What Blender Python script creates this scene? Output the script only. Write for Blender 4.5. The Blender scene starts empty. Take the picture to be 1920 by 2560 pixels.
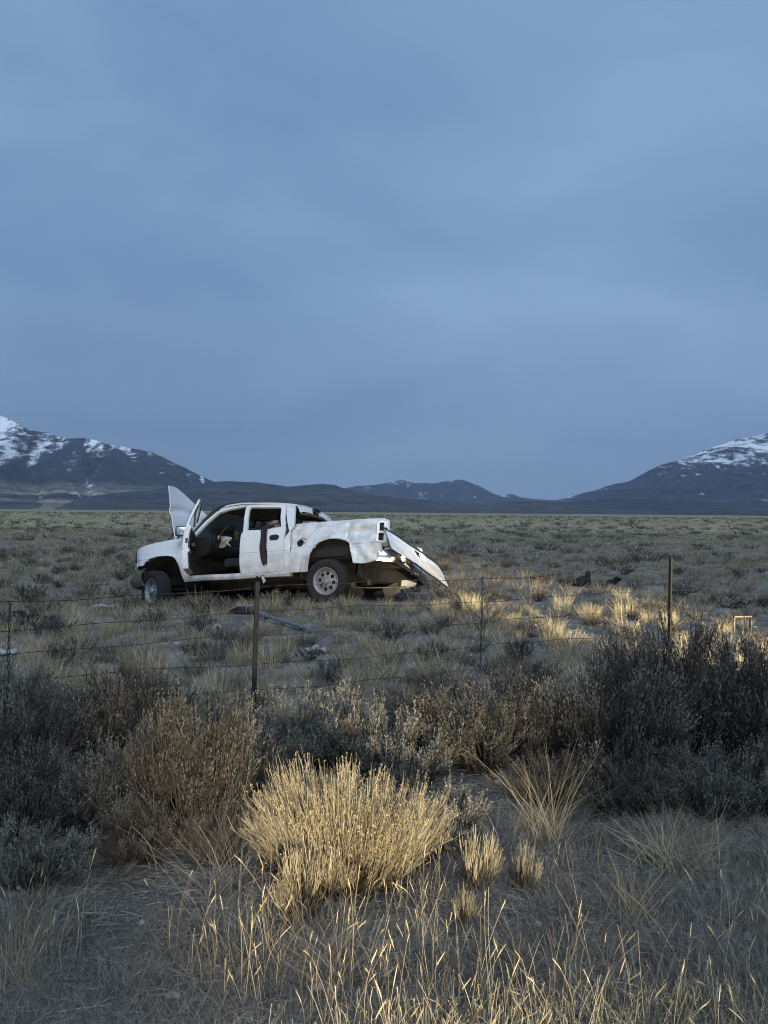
import bpy, bmesh, math, random
import numpy as np
from mathutils import Matrix, Vector, noise as mnoise

random.seed(7)
S = bpy.context.scene
COL = S.collection
R_ = math.radians

# ------------------------------------------------------------------ camera
EYE = 1.6
FPX = 1923.0
cam_d = bpy.data.cameras.new("camera")
cam_d.sensor_fit = 'HORIZONTAL'
cam_d.sensor_width = 36.0
cam_d.lens = 36.0 * FPX / 1920.0
cam_d.clip_start = 0.05
cam_d.clip_end = 60000.0
cam = bpy.data.objects.new("camera", cam_d)
cam.location = (0, 0, EYE)
cam.rotation_euler = (R_(90), R_(-0.5), 0)
COL.objects.link(cam)
S.camera = cam
S.view_settings.view_transform = 'Standard'
S.view_settings.look = 'None'
S.view_settings.exposure = 0.55
S.view_settings.gamma = 1.0
S.view_settings.use_curve_mapping = False
S.cycles.use_denoising = True
S.cycles.filter_width = 1.05
S.cycles.max_bounces = 6
S.cycles.diffuse_bounces = 3
S.cycles.glossy_bounces = 3
S.cycles.transmission_bounces = 4
S.cycles.volume_bounces = 0
S.cycles.transparent_max_bounces = 8

# ------------------------------------------------------------------ sky: high overcast at dusk
SUN_EL, SUN_AZ = 47.0, 166.0      # soft overcast light, from behind the photographer
world = bpy.data.worlds.new("World")
S.world = world
world.use_nodes = True
wt = world.node_tree
wt.nodes.clear()
wo = wt.nodes.new("ShaderNodeOutputWorld")
nish = wt.nodes.new("ShaderNodeTexSky")
nish.sky_type = 'NISHITA'
nish.sun_disc = False
nish.sun_elevation = R_(4.0)
nish.sun_rotation = R_(SUN_AZ)
bg1 = wt.nodes.new("ShaderNodeBackground")
bg1.inputs[1].default_value = 0.06
wt.links.new(nish.outputs[0], bg1.inputs[0])
tc = wt.nodes.new("ShaderNodeTexCoord")
sep = wt.nodes.new("ShaderNodeSeparateXYZ")
wt.links.new(tc.outputs['Generated'], sep.inputs[0])
mp = wt.nodes.new("ShaderNodeMapping")
mp.inputs['Scale'].default_value = (1.0, 1.0, 2.8)
mp.inputs['Rotation'].default_value = (0.0, -0.12, 0.0)
mp.inputs['Location'].default_value = (44.7, 22.8, 9.96)
wt.links.new(tc.outputs['Generated'], mp.inputs[0])
nz = wt.nodes.new("ShaderNodeTexNoise")
nz.inputs['Scale'].default_value = 1.7
nz.inputs['Detail'].default_value = 4.0
nz.inputs['Roughness'].default_value = 0.5
nz.inputs['Distortion'].default_value = 0.35
wt.links.new(mp.outputs[0], nz.inputs['Vector'])
ramp = wt.nodes.new("ShaderNodeValToRGB")
ramp.color_ramp.interpolation = 'LINEAR'
e = ramp.color_ramp.elements
e[0].position = 0.26; e[0].color = (0.106, 0.184, 0.332, 1)
e[1].position = 0.72; e[1].color = (0.202, 0.318, 0.484, 1)
wt.links.new(nz.outputs[0], ramp.inputs[0])
# the cloud deck is thicker (darker) towards the horizon all round
hor = wt.nodes.new("ShaderNodeMapRange")
hor.inputs['From Min'].default_value = 0.0
hor.inputs['From Max'].default_value = 0.26
hor.inputs['To Min'].default_value = 0.84
hor.inputs['To Max'].default_value = 1.0
wt.links.new(sep.outputs[2], hor.inputs[0])
mul = wt.nodes.new("ShaderNodeMix")
mul.data_type = 'RGBA'; mul.blend_type = 'MULTIPLY'
mul.inputs[0].default_value = 1.0
wt.links.new(ramp.outputs[0], mul.inputs[6])
wt.links.new(hor.outputs[0], mul.inputs[7])
bg2 = wt.nodes.new("ShaderNodeBackground")
bg2.inputs[1].default_value = 1.0
wt.links.new(mul.outputs[2], bg2.inputs[0])
mixw = wt.nodes.new("ShaderNodeMixShader")
mixw.inputs[0].default_value = 0.88
wt.links.new(bg1.outputs[0], mixw.inputs[1])
wt.links.new(bg2.outputs[0], mixw.inputs[2])
wt.links.new(mixw.outputs[0], wo.inputs[0])

sun_d = bpy.data.lights.new("sun", 'SUN')
sun_d.energy = 1.5
sun_d.angle = R_(28)
sun_d.color = (0.79, 0.895, 1.0)
sun = bpy.data.objects.new("sun", sun_d)
az = R_(SUN_AZ)
sdir = Vector((math.sin(az) * math.cos(R_(SUN_EL)), math.cos(az) * math.cos(R_(SUN_EL)), math.sin(R_(SUN_EL))))
sun.rotation_euler = (-sdir).to_track_quat('-Z', 'Y').to_euler()
COL.objects.link(sun)

# headlights of the vehicle standing on the road behind the photographer; their beams
# fall on the brush, the grass and the truck, and shine back from its bumper
def headlight(loc, aim, power, size, blend):
    d = bpy.data.lights.new("headlight", 'SPOT')
    d.energy = power
    d.color = (1.0, 0.82, 0.53)
    d.spot_size = R_(size)
    d.spot_blend = blend
    d.shadow_soft_size = 0.09
    o = bpy.data.objects.new("headlight", d)
    o.location = loc
    o.rotation_euler = (Vector(aim) - Vector(loc)).to_track_quat('-Z', 'Y').to_euler()
    COL.objects.link(o)
headlight((1.3, -4.6, 0.85), (-0.02, 3.2, 0.80), 4600, 20, 1.0)
headlight((7.6, -3.2, 0.95), (2.95, 12.5, 0.40), 25000, 19, 0.75)

# ------------------------------------------------------------------ helpers
def tag(o, label=None, cat=None, group=None, kind=None):
    if label: o["label"] = label
    if cat: o["category"] = cat
    if group: o["group"] = group
    if kind: o["kind"] = kind
    return o

def link(name, data, parent=None, mat=None):
    o = bpy.data.objects.new(name, data)
    COL.objects.link(o)
    if parent is not None: o.parent = parent
    if mat is not None and data is not None and not data.materials: data.materials.append(mat)
    return o

def empty(name, loc=(0, 0, 0), rz=0.0, parent=None):
    o = bpy.data.objects.new(name, None)
    o.empty_display_size = 0.1
    o.location = loc
    o.rotation_euler = (0, 0, rz)
    COL.objects.link(o)
    if parent is not None: o.parent = parent
    return o

def mkmat(name, rough=0.8, metallic=0.0):
    m = bpy.data.materials.new(name)
    m.use_nodes = True
    b = m.node_tree.nodes["Principled BSDF"]
    b.inputs["Roughness"].default_value = rough
    b.inputs["Metallic"].default_value = metallic
    return m, m.node_tree, b

def plain(name, col, rough=0.8, metallic=0.0, var=0.0, scale=8.0, bump=0.0):
    m, t, b = mkmat(name, rough, metallic)
    b.inputs["Base Color"].default_value = (*col, 1)
    if var or bump:
        c = t.nodes.new("ShaderNodeTexCoord")
        n = t.nodes.new("ShaderNodeTexNoise")
        n.inputs["Scale"].default_value = scale
        n.inputs["Detail"].default_value = 6
        t.links.new(c.outputs["Object"], n.inputs["Vector"])
        if var:
            r = t.nodes.new("ShaderNodeValToRGB")
            r.color_ramp.elements[0].position = 0.3
            r.color_ramp.elements[1].position = 0.7
            r.color_ramp.elements[0].color = (*[x * (1 - var) for x in col], 1)
            r.color_ramp.elements[1].color = (*[min(1, x * (1 + var)) for x in col], 1)
            t.links.new(n.outputs[0], r.inputs[0])
            t.links.new(r.outputs[0], b.inputs["Base Color"])
        if bump:
            bp = t.nodes.new("ShaderNodeBump")
            bp.inputs["Strength"].default_value = bump
            bp.inputs["Distance"].default_value = 0.02
            t.links.new(n.outputs[0], bp.inputs["Height"])
            t.links.new(bp.outputs[0], b.inputs["Normal"])
    return m

def plant_mat(name, cols, objvar=0.25, rough=0.85):
    """cols: colours of single blades from the driest to the greenest; picked per blade"""
    m, t, b = mkmat(name, rough)
    a = t.nodes.new("ShaderNodeAttribute"); a.attribute_name = "rnd"
    r = t.nodes.new("ShaderNodeValToRGB")
    el = r.color_ramp.elements
    while len(el) < len(cols): el.new(0.5)
    for i, c in enumerate(cols):
        el[i].position = i / max(1, len(cols) - 1)
        el[i].color = (*c, 1)
    t.links.new(a.outputs["Fac"], r.inputs[0])
    oi = t.nodes.new("ShaderNodeObjectInfo")
    mr = t.nodes.new("ShaderNodeMapRange")
    mr.inputs["To Min"].default_value = 1 - objvar
    mr.inputs["To Max"].default_value = 1 + objvar
    t.links.new(oi.outputs["Random"], mr.inputs[0])
    mx = t.nodes.new("ShaderNodeMix"); mx.data_type = 'RGBA'; mx.blend_type = 'MULTIPLY'
    mx.inputs[0].default_value = 1
    t.links.new(r.outputs[0], mx.inputs[6]); t.links.new(mr.outputs[0], mx.inputs[7])
    t.links.new(mx.outputs[2], b.inputs["Base Color"])
    b.inputs["Specular IOR Level"].default_value = 0.25
    return m

# ---- numpy geometry collector for blades, stems and tubes
def norm(v):
    return v / np.maximum(np.linalg.norm(v, axis=-1, keepdims=True), 1e-9)

class Geo:
    def __init__(self):
        self.V, self.Q, self.A, self.n = [], [], [], 0
    def _add(self, V, Q, A):
        self.V.append(V.astype(np.float32)); self.Q.append((Q + self.n).astype(np.int32)); self.A.append(A.astype(np.float32))
        self.n += len(V)
    def ribbon(self, P, D, L, W, bend, rng, segs=3, tip=0.15, rnd=None, power=2.0):
        n = len(P)
        if n == 0: return self
        t = np.linspace(0, 1, segs + 1)
        L = np.broadcast_to(L, (n,)); W = np.broadcast_to(W, (n,))
        C = P[:, None] + D[:, None] * (L[:, None] * t)[..., None] + bend[:, None] * (L[:, None] * t ** power)[..., None]
        s = norm(np.cross(D, rng.normal(size=(n, 3))))
        w = W[:, None] * (1 - (1 - tip) * t ** 1.4) * 0.5
        V = np.stack([C - s[:, None] * w[..., None], C + s[:, None] * w[..., None]], 2)
        base = (np.arange(n) * (segs + 1) * 2)[:, None] + (np.arange(segs) * 2)[None]
        Q = np.stack([base, base + 1, base + 3, base + 2], -1).reshape(-1, 4)
        if rnd is None: rnd = rng.random(n)
        self._add(V.reshape(-1, 3), Q, np.repeat(rnd, (segs + 1) * 2))
        return self
    def tube(self, C, rad, rnd, sides=3):
        """C (n,k,3) centre lines, rad (n,k)"""
        n, k, _ = C.shape
        if n == 0: return self
        d = norm(np.gradient(C, axis=1))
        ref = np.where(np.abs(d[..., 2:3]) > 0.85, np.array([1.0, 0.13, 0]), np.array([0.05, 0.1, 1.0]))
        a = norm(np.cross(d, ref)); b = np.cross(d, a)
        ang = np.arange(sides) * 2 * np.pi / sides
        V = C[:, :, None] + rad[:, :, None, None] * (a[:, :, None] * np.cos(ang)[:, None] + b[:, :, None] * np.sin(ang)[:, None])
        i = np.arange(n)[:, None, None] * k * sides + np.arange(k - 1)[None, :, None] * sides
        j = np.arange(sides)[None, None]; j2 = (j + 1) % sides
        Q = np.stack([i + j, i + j2, i + sides + j2, i + sides + j], -1).reshape(-1, 4)
        self._add(V.reshape(-1, 3), Q, np.repeat(np.broadcast_to(rnd, (n,)), k * sides))
        return self
    def mesh(self, name, mat, smooth=False):
        V = np.concatenate(self.V); Q = np.concatenate(self.Q); A = np.concatenate(self.A)
        me = bpy.data.meshes.new(name)
        me.vertices.add(len(V)); me.vertices.foreach_set("co", V.ravel())
        me.loops.add(Q.size); me.loops.foreach_set("vertex_index", Q.ravel())
        me.polygons.add(len(Q))
        me.polygons.foreach_set("loop_start", np.arange(0, Q.size, 4, dtype=np.int32))
        me.polygons.foreach_set("loop_total", np.full(len(Q), 4, dtype=np.int32))
        if smooth: me.polygons.foreach_set("use_smooth", np.ones(len(Q), dtype=bool))
        at = me.attributes.new("rnd", 'FLOAT', 'POINT'); at.data.foreach_set("value", A)
        me.materials.append(mat)
        me.update(calc_edges=True)
        return me

def grid_mesh(name, P, mat, smooth=True):
    """P (rows, cols, 3) height-field style sheet"""
    r, c, _ = P.shape
    me = bpy.data.meshes.new(name)
    V = P.reshape(-1, 3).astype(np.float32)
    i = (np.arange(r - 1)[:, None] * c + np.arange(c - 1)[None])
    Q = np.stack([i, i + 1, i + c + 1, i + c], -1).reshape(-1, 4).astype(np.int32)
    me.vertices.add(len(V)); me.vertices.foreach_set("co", V.ravel())
    me.loops.add(Q.size); me.loops.foreach_set("vertex_index", Q.ravel())
    me.polygons.add(len(Q))
    me.polygons.foreach_set("loop_start", np.arange(0, Q.size, 4, dtype=np.int32))
    me.polygons.foreach_set("loop_total", np.full(len(Q), 4, dtype=np.int32))
    me.polygons.foreach_set("use_smooth", np.full(len(Q), smooth, dtype=bool))
    me.materials.append(mat)
    me.update(calc_edges=True)
    return me

def _hash(i, j, s):
    v = np.sin(i * 127.1 + j * 311.7 + s * 74.7) * 43758.5453
    return v - np.floor(v)
def vnoise(x, y, s=0):
    i, j = np.floor(x), np.floor(y); u, v = x - i, y - j
    u = u * u * (3 - 2 * u); v = v * v * (3 - 2 * v)
    return (_hash(i, j, s) * (1 - u) + _hash(i + 1, j, s) * u) * (1 - v) + (_hash(i, j + 1, s) * (1 - u) + _hash(i + 1, j + 1, s) * u) * v
def fbm(x, y, s=0, o=4):
    r = 0; a = 0.5
    for k in range(o):
        r = r + a * vnoise(x * 2 ** k, y * 2 ** k, s + k); a *= 0.5
    return r

# ------------------------------------------------------------------ ground
def gz(x, y):
    x = np.asarray(x, float); y = np.asarray(y, float)
    r = np.hypot(x, y)
    z = (fbm(x * 0.9, y * 0.9, 3, 3) - 0.44) * 0.13 + (fbm(x * 0.17, y * 0.17, 9, 2) - 0.37) * 0.16
    z = z * np.clip((60.0 - r) / 50.0, 0.15, 1) * np.clip(r / 3.0, 0.2, 1)
    z = z - 0.34 * np.exp(-(((x + 4.7) / 2.3) ** 2 + ((y - 15.4) / 1.9) ** 2))
    return z - 0.02

def ground_material():
    m, t, b = mkmat("dry_soil", 0.95)
    c = t.nodes.new("ShaderNodeNewGeometry")
    def noise(scale, detail, rough=0.55, vec=None):
        n = t.nodes.new("ShaderNodeTexNoise")
        n.inputs["Scale"].default_value = scale; n.inputs["Detail"].default_value = detail
        n.inputs["Roughness"].default_value = rough
        t.links.new(vec if vec is not None else c.outputs["Position"], n.inputs["Vector"])
        return n.outputs[0]
    def ramp(src, stops):
        r = t.nodes.new("ShaderNodeValToRGB"); el = r.color_ramp.elements
        while len(el) < len(stops): el.new(0.5)
        for i, (p, col) in enumerate(stops): el[i].position = p; el[i].color = (*col, 1)
        t.links.new(src, r.inputs[0]); return r.outputs[0]
    def mix(f, a, bb, mode='MIX'):
        x = t.nodes.new("ShaderNodeMix"); x.data_type = 'RGBA'; x.blend_type = mode
        if isinstance(f, float): x.inputs[0].default_value = f
        else: t.links.new(f, x.inputs[0])
        t.links.new(a, x.inputs[6]); t.links.new(bb, x.inputs[7]); return x.outputs[2]
    soil = ramp(noise(1.6, 8, 0.6), [(0.30, (0.078, 0.072, 0.067)), (0.50, (0.160, 0.148, 0.136)), (0.72, (0.29, 0.272, 0.25))])
    fine = ramp(noise(42.0, 6, 0.7), [(0.34, (0.38, 0.38, 0.38)), (0.66, (1.35, 1.33, 1.28))])
    near = mix(1.0, soil, fine, 'MULTIPLY')
    # far plain: dry grass mottled with shrubs
    veg = ramp(noise(0.16, 9, 0.62), [(0.36, (0.10, 0.094, 0.060)), (0.47, (0.245, 0.218, 0.146)), (0.64, (0.33, 0.296, 0.205))])
    v2 = ramp(noise(0.012, 5, 0.6), [(0.3, (0.72, 0.72, 0.70)), (0.7, (1.18, 1.16, 1.05))])
    far = mix(1.0, veg, v2, 'MULTIPLY')
    ln = t.nodes.new("ShaderNodeVectorMath"); ln.operation = 'LENGTH'
    t.links.new(c.outputs["Position"], ln.inputs[0])
    mr = t.nodes.new("ShaderNodeMapRange")
    mr.inputs["From Min"].default_value = 24; mr.inputs["From Max"].default_value = 90
    t.links.new(ln.outputs["Value"], mr.inputs[0])
    t.links.new(mix(mr.outputs[0], near, far), b.inputs["Base Color"])
    b.inputs["Specular IOR Level"].default_value = 0.15
    bp = t.nodes.new("ShaderNodeBump"); bp.inputs["Strength"].default_value = 0.9; bp.inputs["Distance"].default_value = 0.03
    t.links.new(noise(16.0, 9, 0.7), bp.inputs["Height"])
    t.links.new(bp.outputs[0], b.inputs["Normal"])
    return m

def build_ground():
    rr = np.concatenate([[0.0], np.geomspace(0.5, 13500.0, 215)])
    a1 = np.linspace(R_(-50), R_(50), 330); a2 = np.linspace(R_(50), R_(310), 120)[1:]
    aa = np.concatenate([a1, a2])
    rg, ag = np.meshgrid(rr, aa, indexing='ij')
    X = rg * np.sin(ag); Y = rg * np.cos(ag)
    P = np.stack([X, Y, gz(X, Y)], -1)
    P[:, -1] = P[:, 0]
    o = link("ground", grid_mesh("ground", P, ground_material()))
    tag(o, "dry grey-brown desert soil of the flat sagebrush plain", "ground", kind="structure")
build_ground()

# ------------------------------------------------------------------ mountains
def mountain_material(name, snow_lo, snow_hi, snow=True, smax=0.02, dark=(0.036, 0.034, 0.040), low=(0.20, 0.18, 0.135)):
    m, t, b = mkmat(name, 0.95)
    b.inputs["Specular IOR Level"].default_value = 0.1
    g = t.nodes.new("ShaderNodeNewGeometry")
    sp = t.nodes.new("ShaderNodeSeparateXYZ"); t.links.new(g.outputs["Position"], sp.inputs[0])
    mpp = t.nodes.new("ShaderNodeMapping"); mpp.inputs["Scale"].default_value = (0.0011, 0.0003, 0.030)
    t.links.new(g.outputs["Position"], mpp.inputs[0])
    n0 = t.nodes.new("ShaderNodeTexNoise"); n0.inputs["Scale"].default_value = 1.0; n0.inputs["Detail"].default_value = 7
    t.links.new(mpp.outputs[0], n0.inputs["Vector"])
    r0 = t.nodes.new("ShaderNodeValToRGB"); el = r0.color_ramp.elements
    el[0].position = 0.43; el[0].color = (*dark, 1); el[1].position = 0.58; el[1].color = (*low, 1)
    t.links.new(n0.outputs[0], r0.inputs[0])
    lowm = t.nodes.new("ShaderNodeMapRange")
    lowm.inputs["From Min"].default_value = 170; lowm.inputs["From Max"].default_value = 90
    t.links.new(sp.outputs[2], lowm.inputs[0])
    mx = t.nodes.new("ShaderNodeMix"); mx.data_type = 'RGBA'
    mx.inputs[6].default_value = (*dark, 1)
    t.links.new(lowm.outputs[0], mx.inputs[0]); t.links.new(r0.outputs[0], mx.inputs[7])
    rk = t.nodes.new("ShaderNodeTexNoise"); rk.inputs["Scale"].default_value = 0.011; rk.inputs["Detail"].default_value = 8; rk.inputs["Roughness"].default_value = 0.7
    t.links.new(g.outputs["Position"], rk.inputs["Vector"])
    rr_ = t.nodes.new("ShaderNodeMapRange"); rr_.inputs["From Min"].default_value = 0.35; rr_.inputs["From Max"].default_value = 0.65
    rr_.inputs["To Min"].default_value = 0.45; rr_.inputs["To Max"].default_value = 1.7
    t.links.new(rk.outputs[0], rr_.inputs[0])
    mk = t.nodes.new("ShaderNodeMix"); mk.data_type = 'RGBA'; mk.blend_type = 'MULTIPLY'; mk.inputs[0].default_value = 1
    t.links.new(mx.outputs[2], mk.inputs[6]); t.links.new(rr_.outputs[0], mk.inputs[7])
    base = mk.outputs[2]
    if snow:
        ga = t.nodes.new("ShaderNodeAttribute"); ga.attribute_name = "gully"
        mp2 = t.nodes.new("ShaderNodeMapping"); mp2.inputs["Scale"].default_value = (0.021, 0.005, 0.024)
        t.links.new(g.outputs["Position"], mp2.inputs[0])
        nn_ = t.nodes.new("ShaderNodeTexNoise"); nn_.inputs["Scale"].default_value = 1.0; nn_.inputs["Detail"].default_value = 9
        nn_.inputs["Roughness"].default_value = 0.72
        t.links.new(mp2.outputs[0], nn_.inputs["Vector"])
        n1 = t.nodes.new("ShaderNodeMath"); n1.operation = 'MULTIPLY_ADD'
        n1.inputs[1].default_value = -0.42
        t.links.new(ga.outputs["Fac"], n1.inputs[0])
        sc_ = t.nodes.new("ShaderNodeMath"); sc_.operation = 'MULTIPLY_ADD'; sc_.inputs[1].default_value = 1.5; sc_.inputs[2].default_value = 0.10
        t.links.new(nn_.outputs[0], sc_.inputs[0]); t.links.new(sc_.outputs[0], n1.inputs[2])
        hgt = t.nodes.new("ShaderNodeMapRange")
        hgt.inputs["From Min"].default_value = snow_lo; hgt.inputs["From Max"].default_value = snow_hi
        hgt.inputs["To Min"].default_value = -0.24; hgt.inputs["To Max"].default_value = smax
        t.links.new(sp.outputs[2], hgt.inputs[0])
        add = t.nodes.new("ShaderNodeMath"); add.operation = 'ADD'
        t.links.new(n1.outputs[0], add.inputs[0]); t.links.new(hgt.outputs[0], add.inputs[1])
        th = t.nodes.new("ShaderNodeMapRange"); th.interpolation_type = 'SMOOTHSTEP'
        th.inputs["From Min"].default_value = 0.37; th.inputs["From Max"].default_value = 0.65
        t.links.new(add.outputs[0], th.inputs[0])
        m2 = t.nodes.new("ShaderNodeMix"); m2.data_type = 'RGBA'
        m2.inputs[7].default_value = (0.80, 0.83, 0.86, 1)
        t.links.new(th.outputs[0], m2.inputs[0]); t.links.new(base, m2.inputs[6])
        base = m2.outputs[2]
    t.links.new(base, b.inputs["Base Color"])
    return m

def mountain(name, label, prof, D, front, back, mat, seed, spur=0.20, p=1.7, lam=420.0, nx=300, nf=80, nb=14, skew=0.35):
    us = np.array([q[0] for q in prof], float)
    el = np.array([1280 + (q[0] - 960) * math.tan(R_(0.5)) - q[1] for q in prof], float)
    X = np.linspace((us[0] - 960) / FPX * D, (us[-1] - 960) / FPX * D, nx)
    H = np.interp(960 + X / D * FPX, us, el) / FPX * D + EYE
    H = np.maximum(H + (fbm(X / 130.0, X * 0 + seed, seed, 4) - 0.47) * 0.055 * H, 0)
    s = np.concatenate([-np.linspace(1, 0, nb + 1)[:-1], np.linspace(0, 1, nf) ** 1.15])[::-1]
    Sg, Xg = np.meshgrid(s, X, indexing='ij')
    Hg = np.broadcast_to(H, Sg.shape)
    Yg = np.where(Sg >= 0, D - front * Sg, D - back * Sg)
    sp_ = np.clip(Sg, 0, 1)
    prof_ = np.where(Sg >= 0, (1 - sp_) ** p, np.maximum(1 + Sg, 0) ** 1.3)
    warp = (fbm(Xg / 900.0, Sg * 3.0, seed + 5, 3) - 0.45) * 2.2
    Xs = Xg - skew * front * np.clip(Sg, 0, 1)
    rid = 1 - np.abs(2 * vnoise(Xs / lam + warp, Sg * 1.3 + seed, seed + 1) - 1)
    rid2 = 1 - np.abs(2 * vnoise(Xs / (lam * 0.37) + warp * 2, Sg * 3 + seed, seed + 2) - 1)
    rid3 = 1 - np.abs(2 * vnoise(Xs / (lam * 0.15) + warp * 3, Sg * 5 + seed, seed + 3) - 1)
    amp = spur * np.sin(np.pi * np.clip(sp_, 0, 1) ** 0.55)
    Z = Hg * prof_ + Hg * amp * ((rid - 0.62) * 0.8 + (rid2 - 0.6) * 0.34 + (rid3 - 0.55) * 0.13) * np.where(Sg >= 0, 1, 0)
    Z = Z + (1 - np.abs(Sg)) * 0 - 3.0 * np.abs(Sg) ** 3
    P = np.stack([Xg, Yg, Z], -1)
    me = grid_mesh(name, P, mat)
    at = me.attributes.new("gully", 'FLOAT', 'POINT')
    at.data.foreach_set("value", (0.20 * rid + 0.50 * rid2 + 0.85 * rid3).astype(np.float32).ravel())
    o = link(name, me)
    return tag(o, label, "mountain", kind="structure")

mountain("mountain", "snow-dusted mountain descending from the left edge", [(-900, 1060), (-400, 1000), (-150, 1012), (0, 1037), (30, 1048), (75, 1076), (120, 1084), (170, 1094), (205, 1094), (240, 1104), (275, 1115), (320, 1117), (380, 1130), (420, 1150), (470, 1176), (530, 1203), (600, 1222), (800, 1262), (1000, 1284)],
         6200, 3600, 1500, mountain_material("left_mountain", 140, 660, smax=0.0), 11, spur=0.46, nx=520, nf=110)
mountain("mountain", "steep mountain with snowy gullies at the right edge", [(1150, 1290), (1290, 1268), (1390, 1251), (1450, 1236), (1520, 1215), (1560, 1207), (1600, 1190), (1640, 1169), (1700, 1150), (1740, 1135), (1790, 1117), (1850, 1100), (1890, 1088), (1920, 1082), (2080, 1030), (2300, 1010), (2700, 1100)],
         7600, 4000, 1600, mountain_material("right_mountain", 300, 520, smax=0.16, low=(0.075, 0.072, 0.068)), 23, spur=0.50, lam=520, nx=520, nf=110, skew=0.55)
mountain("hills", "low dark foothills behind the truck", [(-60, 1282), (120, 1275), (300, 1240), (420, 1216), (530, 1205), (570, 1203), (640, 1206), (720, 1217), (770, 1213), (810, 1210), (840, 1214), (880, 1228), (960, 1240), (1080, 1252), (1200, 1258), (1320, 1252), (1400, 1256), (1480, 1250), (1560, 1240), (1640, 1236), (1720, 1246), (1850, 1258), (2100, 1265), (2500, 1275)],
         5000, 2300, 900, mountain_material("foothills", 0, 1, snow=False, low=(0.062, 0.058, 0.054)), 31, spur=0.22, p=1.35, lam=300)
mountain("hills", "blue distant hills in the middle of the horizon", [(500, 1270), (700, 1240), (790, 1228), (850, 1222), (890, 1216), (940, 1211), (1000, 1200), (1035, 1207), (1090, 1208), (1145, 1199), (1165, 1203), (1200, 1217), (1240, 1236), (1255, 1240), (1275, 1233), (1300, 1243), (1340, 1248), (1390, 1251), (1500, 1262), (1700, 1280)],
         10500, 3500, 1800, mountain_material("distant_hills", 260, 720, low=(0.07, 0.068, 0.066)), 41, spur=0.25, lam=600)

# ------------------------------------------------------------------ truck materials
def paint_material(name, dirty=0.45):
    m, t, b = mkmat(name, 0.42)
    c = t.nodes.new("ShaderNodeTexCoord")
    sp = t.nodes.new("ShaderNodeSeparateXYZ"); t.links.new(c.outputs["Object"], sp.inputs[0])
    n = t.nodes.new("ShaderNodeTexNoise"); n.inputs["Scale"].default_value = 3.2; n.inputs["Detail"].default_value = 9; n.inputs["Roughness"].default_value = 0.68
    t.links.new(c.outputs["Object"], n.inputs["Vector"])
    n2 = t.nodes.new("ShaderNodeTexNoise"); n2.inputs["Scale"].default_value = 38; n2.inputs["Detail"].default_value = 4
    t.links.new(c.outputs["Object"], n2.inputs["Vector"])
    # road dust thrown up on the lower body
    hm = t.nodes.new("ShaderNodeMapRange")
    hm.inputs["From Min"].default_value = 0.95; hm.inputs["From Max"].default_value = 0.42
    hm.inputs["To Min"].default_value = -0.10; hm.inputs["To Max"].default_value = 0.30
    t.links.new(sp.outputs[2], hm.inputs[0])
    ad = t.nodes.new("ShaderNodeMath"); ad.operation = 'ADD'
    t.links.new(n.outputs[0], ad.inputs[0]); t.links.new(hm.outputs[0], ad.inputs[1])
    ms = t.nodes.new("ShaderNodeMapRange")
    ms.inputs["From Min"].default_value = 0.50; ms.inputs["From Max"].default_value = 0.82
    ms.inputs["To Max"].default_value = dirty
    t.links.new(ad.outputs[0], ms.inputs[0])
    w = t.nodes.new("ShaderNodeValToRGB")
    w.color_ramp.elements[0].position = 0.3; w.color_ramp.elements[0].color = (0.52, 0.555, 0.59, 1)
    w.color_ramp.elements[1].position = 0.7; w.color_ramp.elements[1].color = (0.61, 0.65, 0.69, 1)
    t.links.new(n2.outputs[0], w.inputs[0])
    mx = t.nodes.new("ShaderNodeMix"); mx.data_type = 'RGBA'
    mx.inputs[7].default_value = (0.20, 0.165, 0.13, 1)
    t.links.new(ms.outputs[0], mx.inputs[0]); t.links.new(w.outputs[0], mx.inputs[6])
    t.links.new(mx.outputs[2], b.inputs["Base Color"])
    rr = t.nodes.new("ShaderNodeMapRange"); rr.inputs["To Min"].default_value = 0.36; rr.inputs["To Max"].default_value = 0.75
    t.links.new(ms.outputs[0], rr.inputs[0]); t.links.new(rr.outputs[0], b.inputs["Roughness"])
    return m
M_paint = paint_material("white_paint", 0.55)
M_scraped = paint_material("scraped_white_paint", 0.95)
def scrape(m):
    t = m.node_tree
    n = [x for x in t.nodes if x.type == 'TEX_NOISE'][0]; n.inputs["Scale"].default_value = 4.5
    ms = [x for x in t.nodes if x.type == 'MAP_RANGE' and abs(x.inputs["From Max"].default_value - 0.82) < 1e-4][0]
    ms.inputs["From Min"].default_value = 0.47; ms.inputs["From Max"].default_value = 0.64; ms.inputs["To Max"].default_value = 0.46
    hm = [x for x in t.nodes if x.type == 'MAP_RANGE' and abs(x.inputs["From Max"].default_value - 0.42) < 1e-4][0]
    hm.inputs["To Min"].default_value = 0.0; hm.inputs["To Max"].default_value = 0.16
scrape(M_scraped)
M_black = plain("black_plastic", (0.008, 0.008, 0.009), 0.55, var=0.3, scale=20)
M_dark = plain("underbody_dirt_shade", (0.012, 0.011, 0.010), 0.9, var=0.4, scale=9)  # undercarriage grime; also paints shade on the added underbody box and far rocker
M_liner = plain("wheel_well_liner", (0.020, 0.019, 0.018), 0.9, var=0.4, scale=9)
M_seat = plain("charcoal_seat_cloth", (0.013, 0.013, 0.014), 0.95, var=0.25, scale=14)
M_head = plain("torn_headliner", (0.09, 0.07, 0.05), 0.95, var=0.4, scale=12)
M_bag = plain("airbag_fabric", (0.26, 0.28, 0.24), 0.95, var=0.15, scale=9, bump=0.5)
M_tyre = plain("tyre_rubber", (0.011, 0.011, 0.0108), 0.9, var=0.5, scale=10)
M_alloy = plain("dull_alloy", (0.23, 0.24, 0.26), 0.55, 0.25, var=0.25, scale=24)
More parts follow.
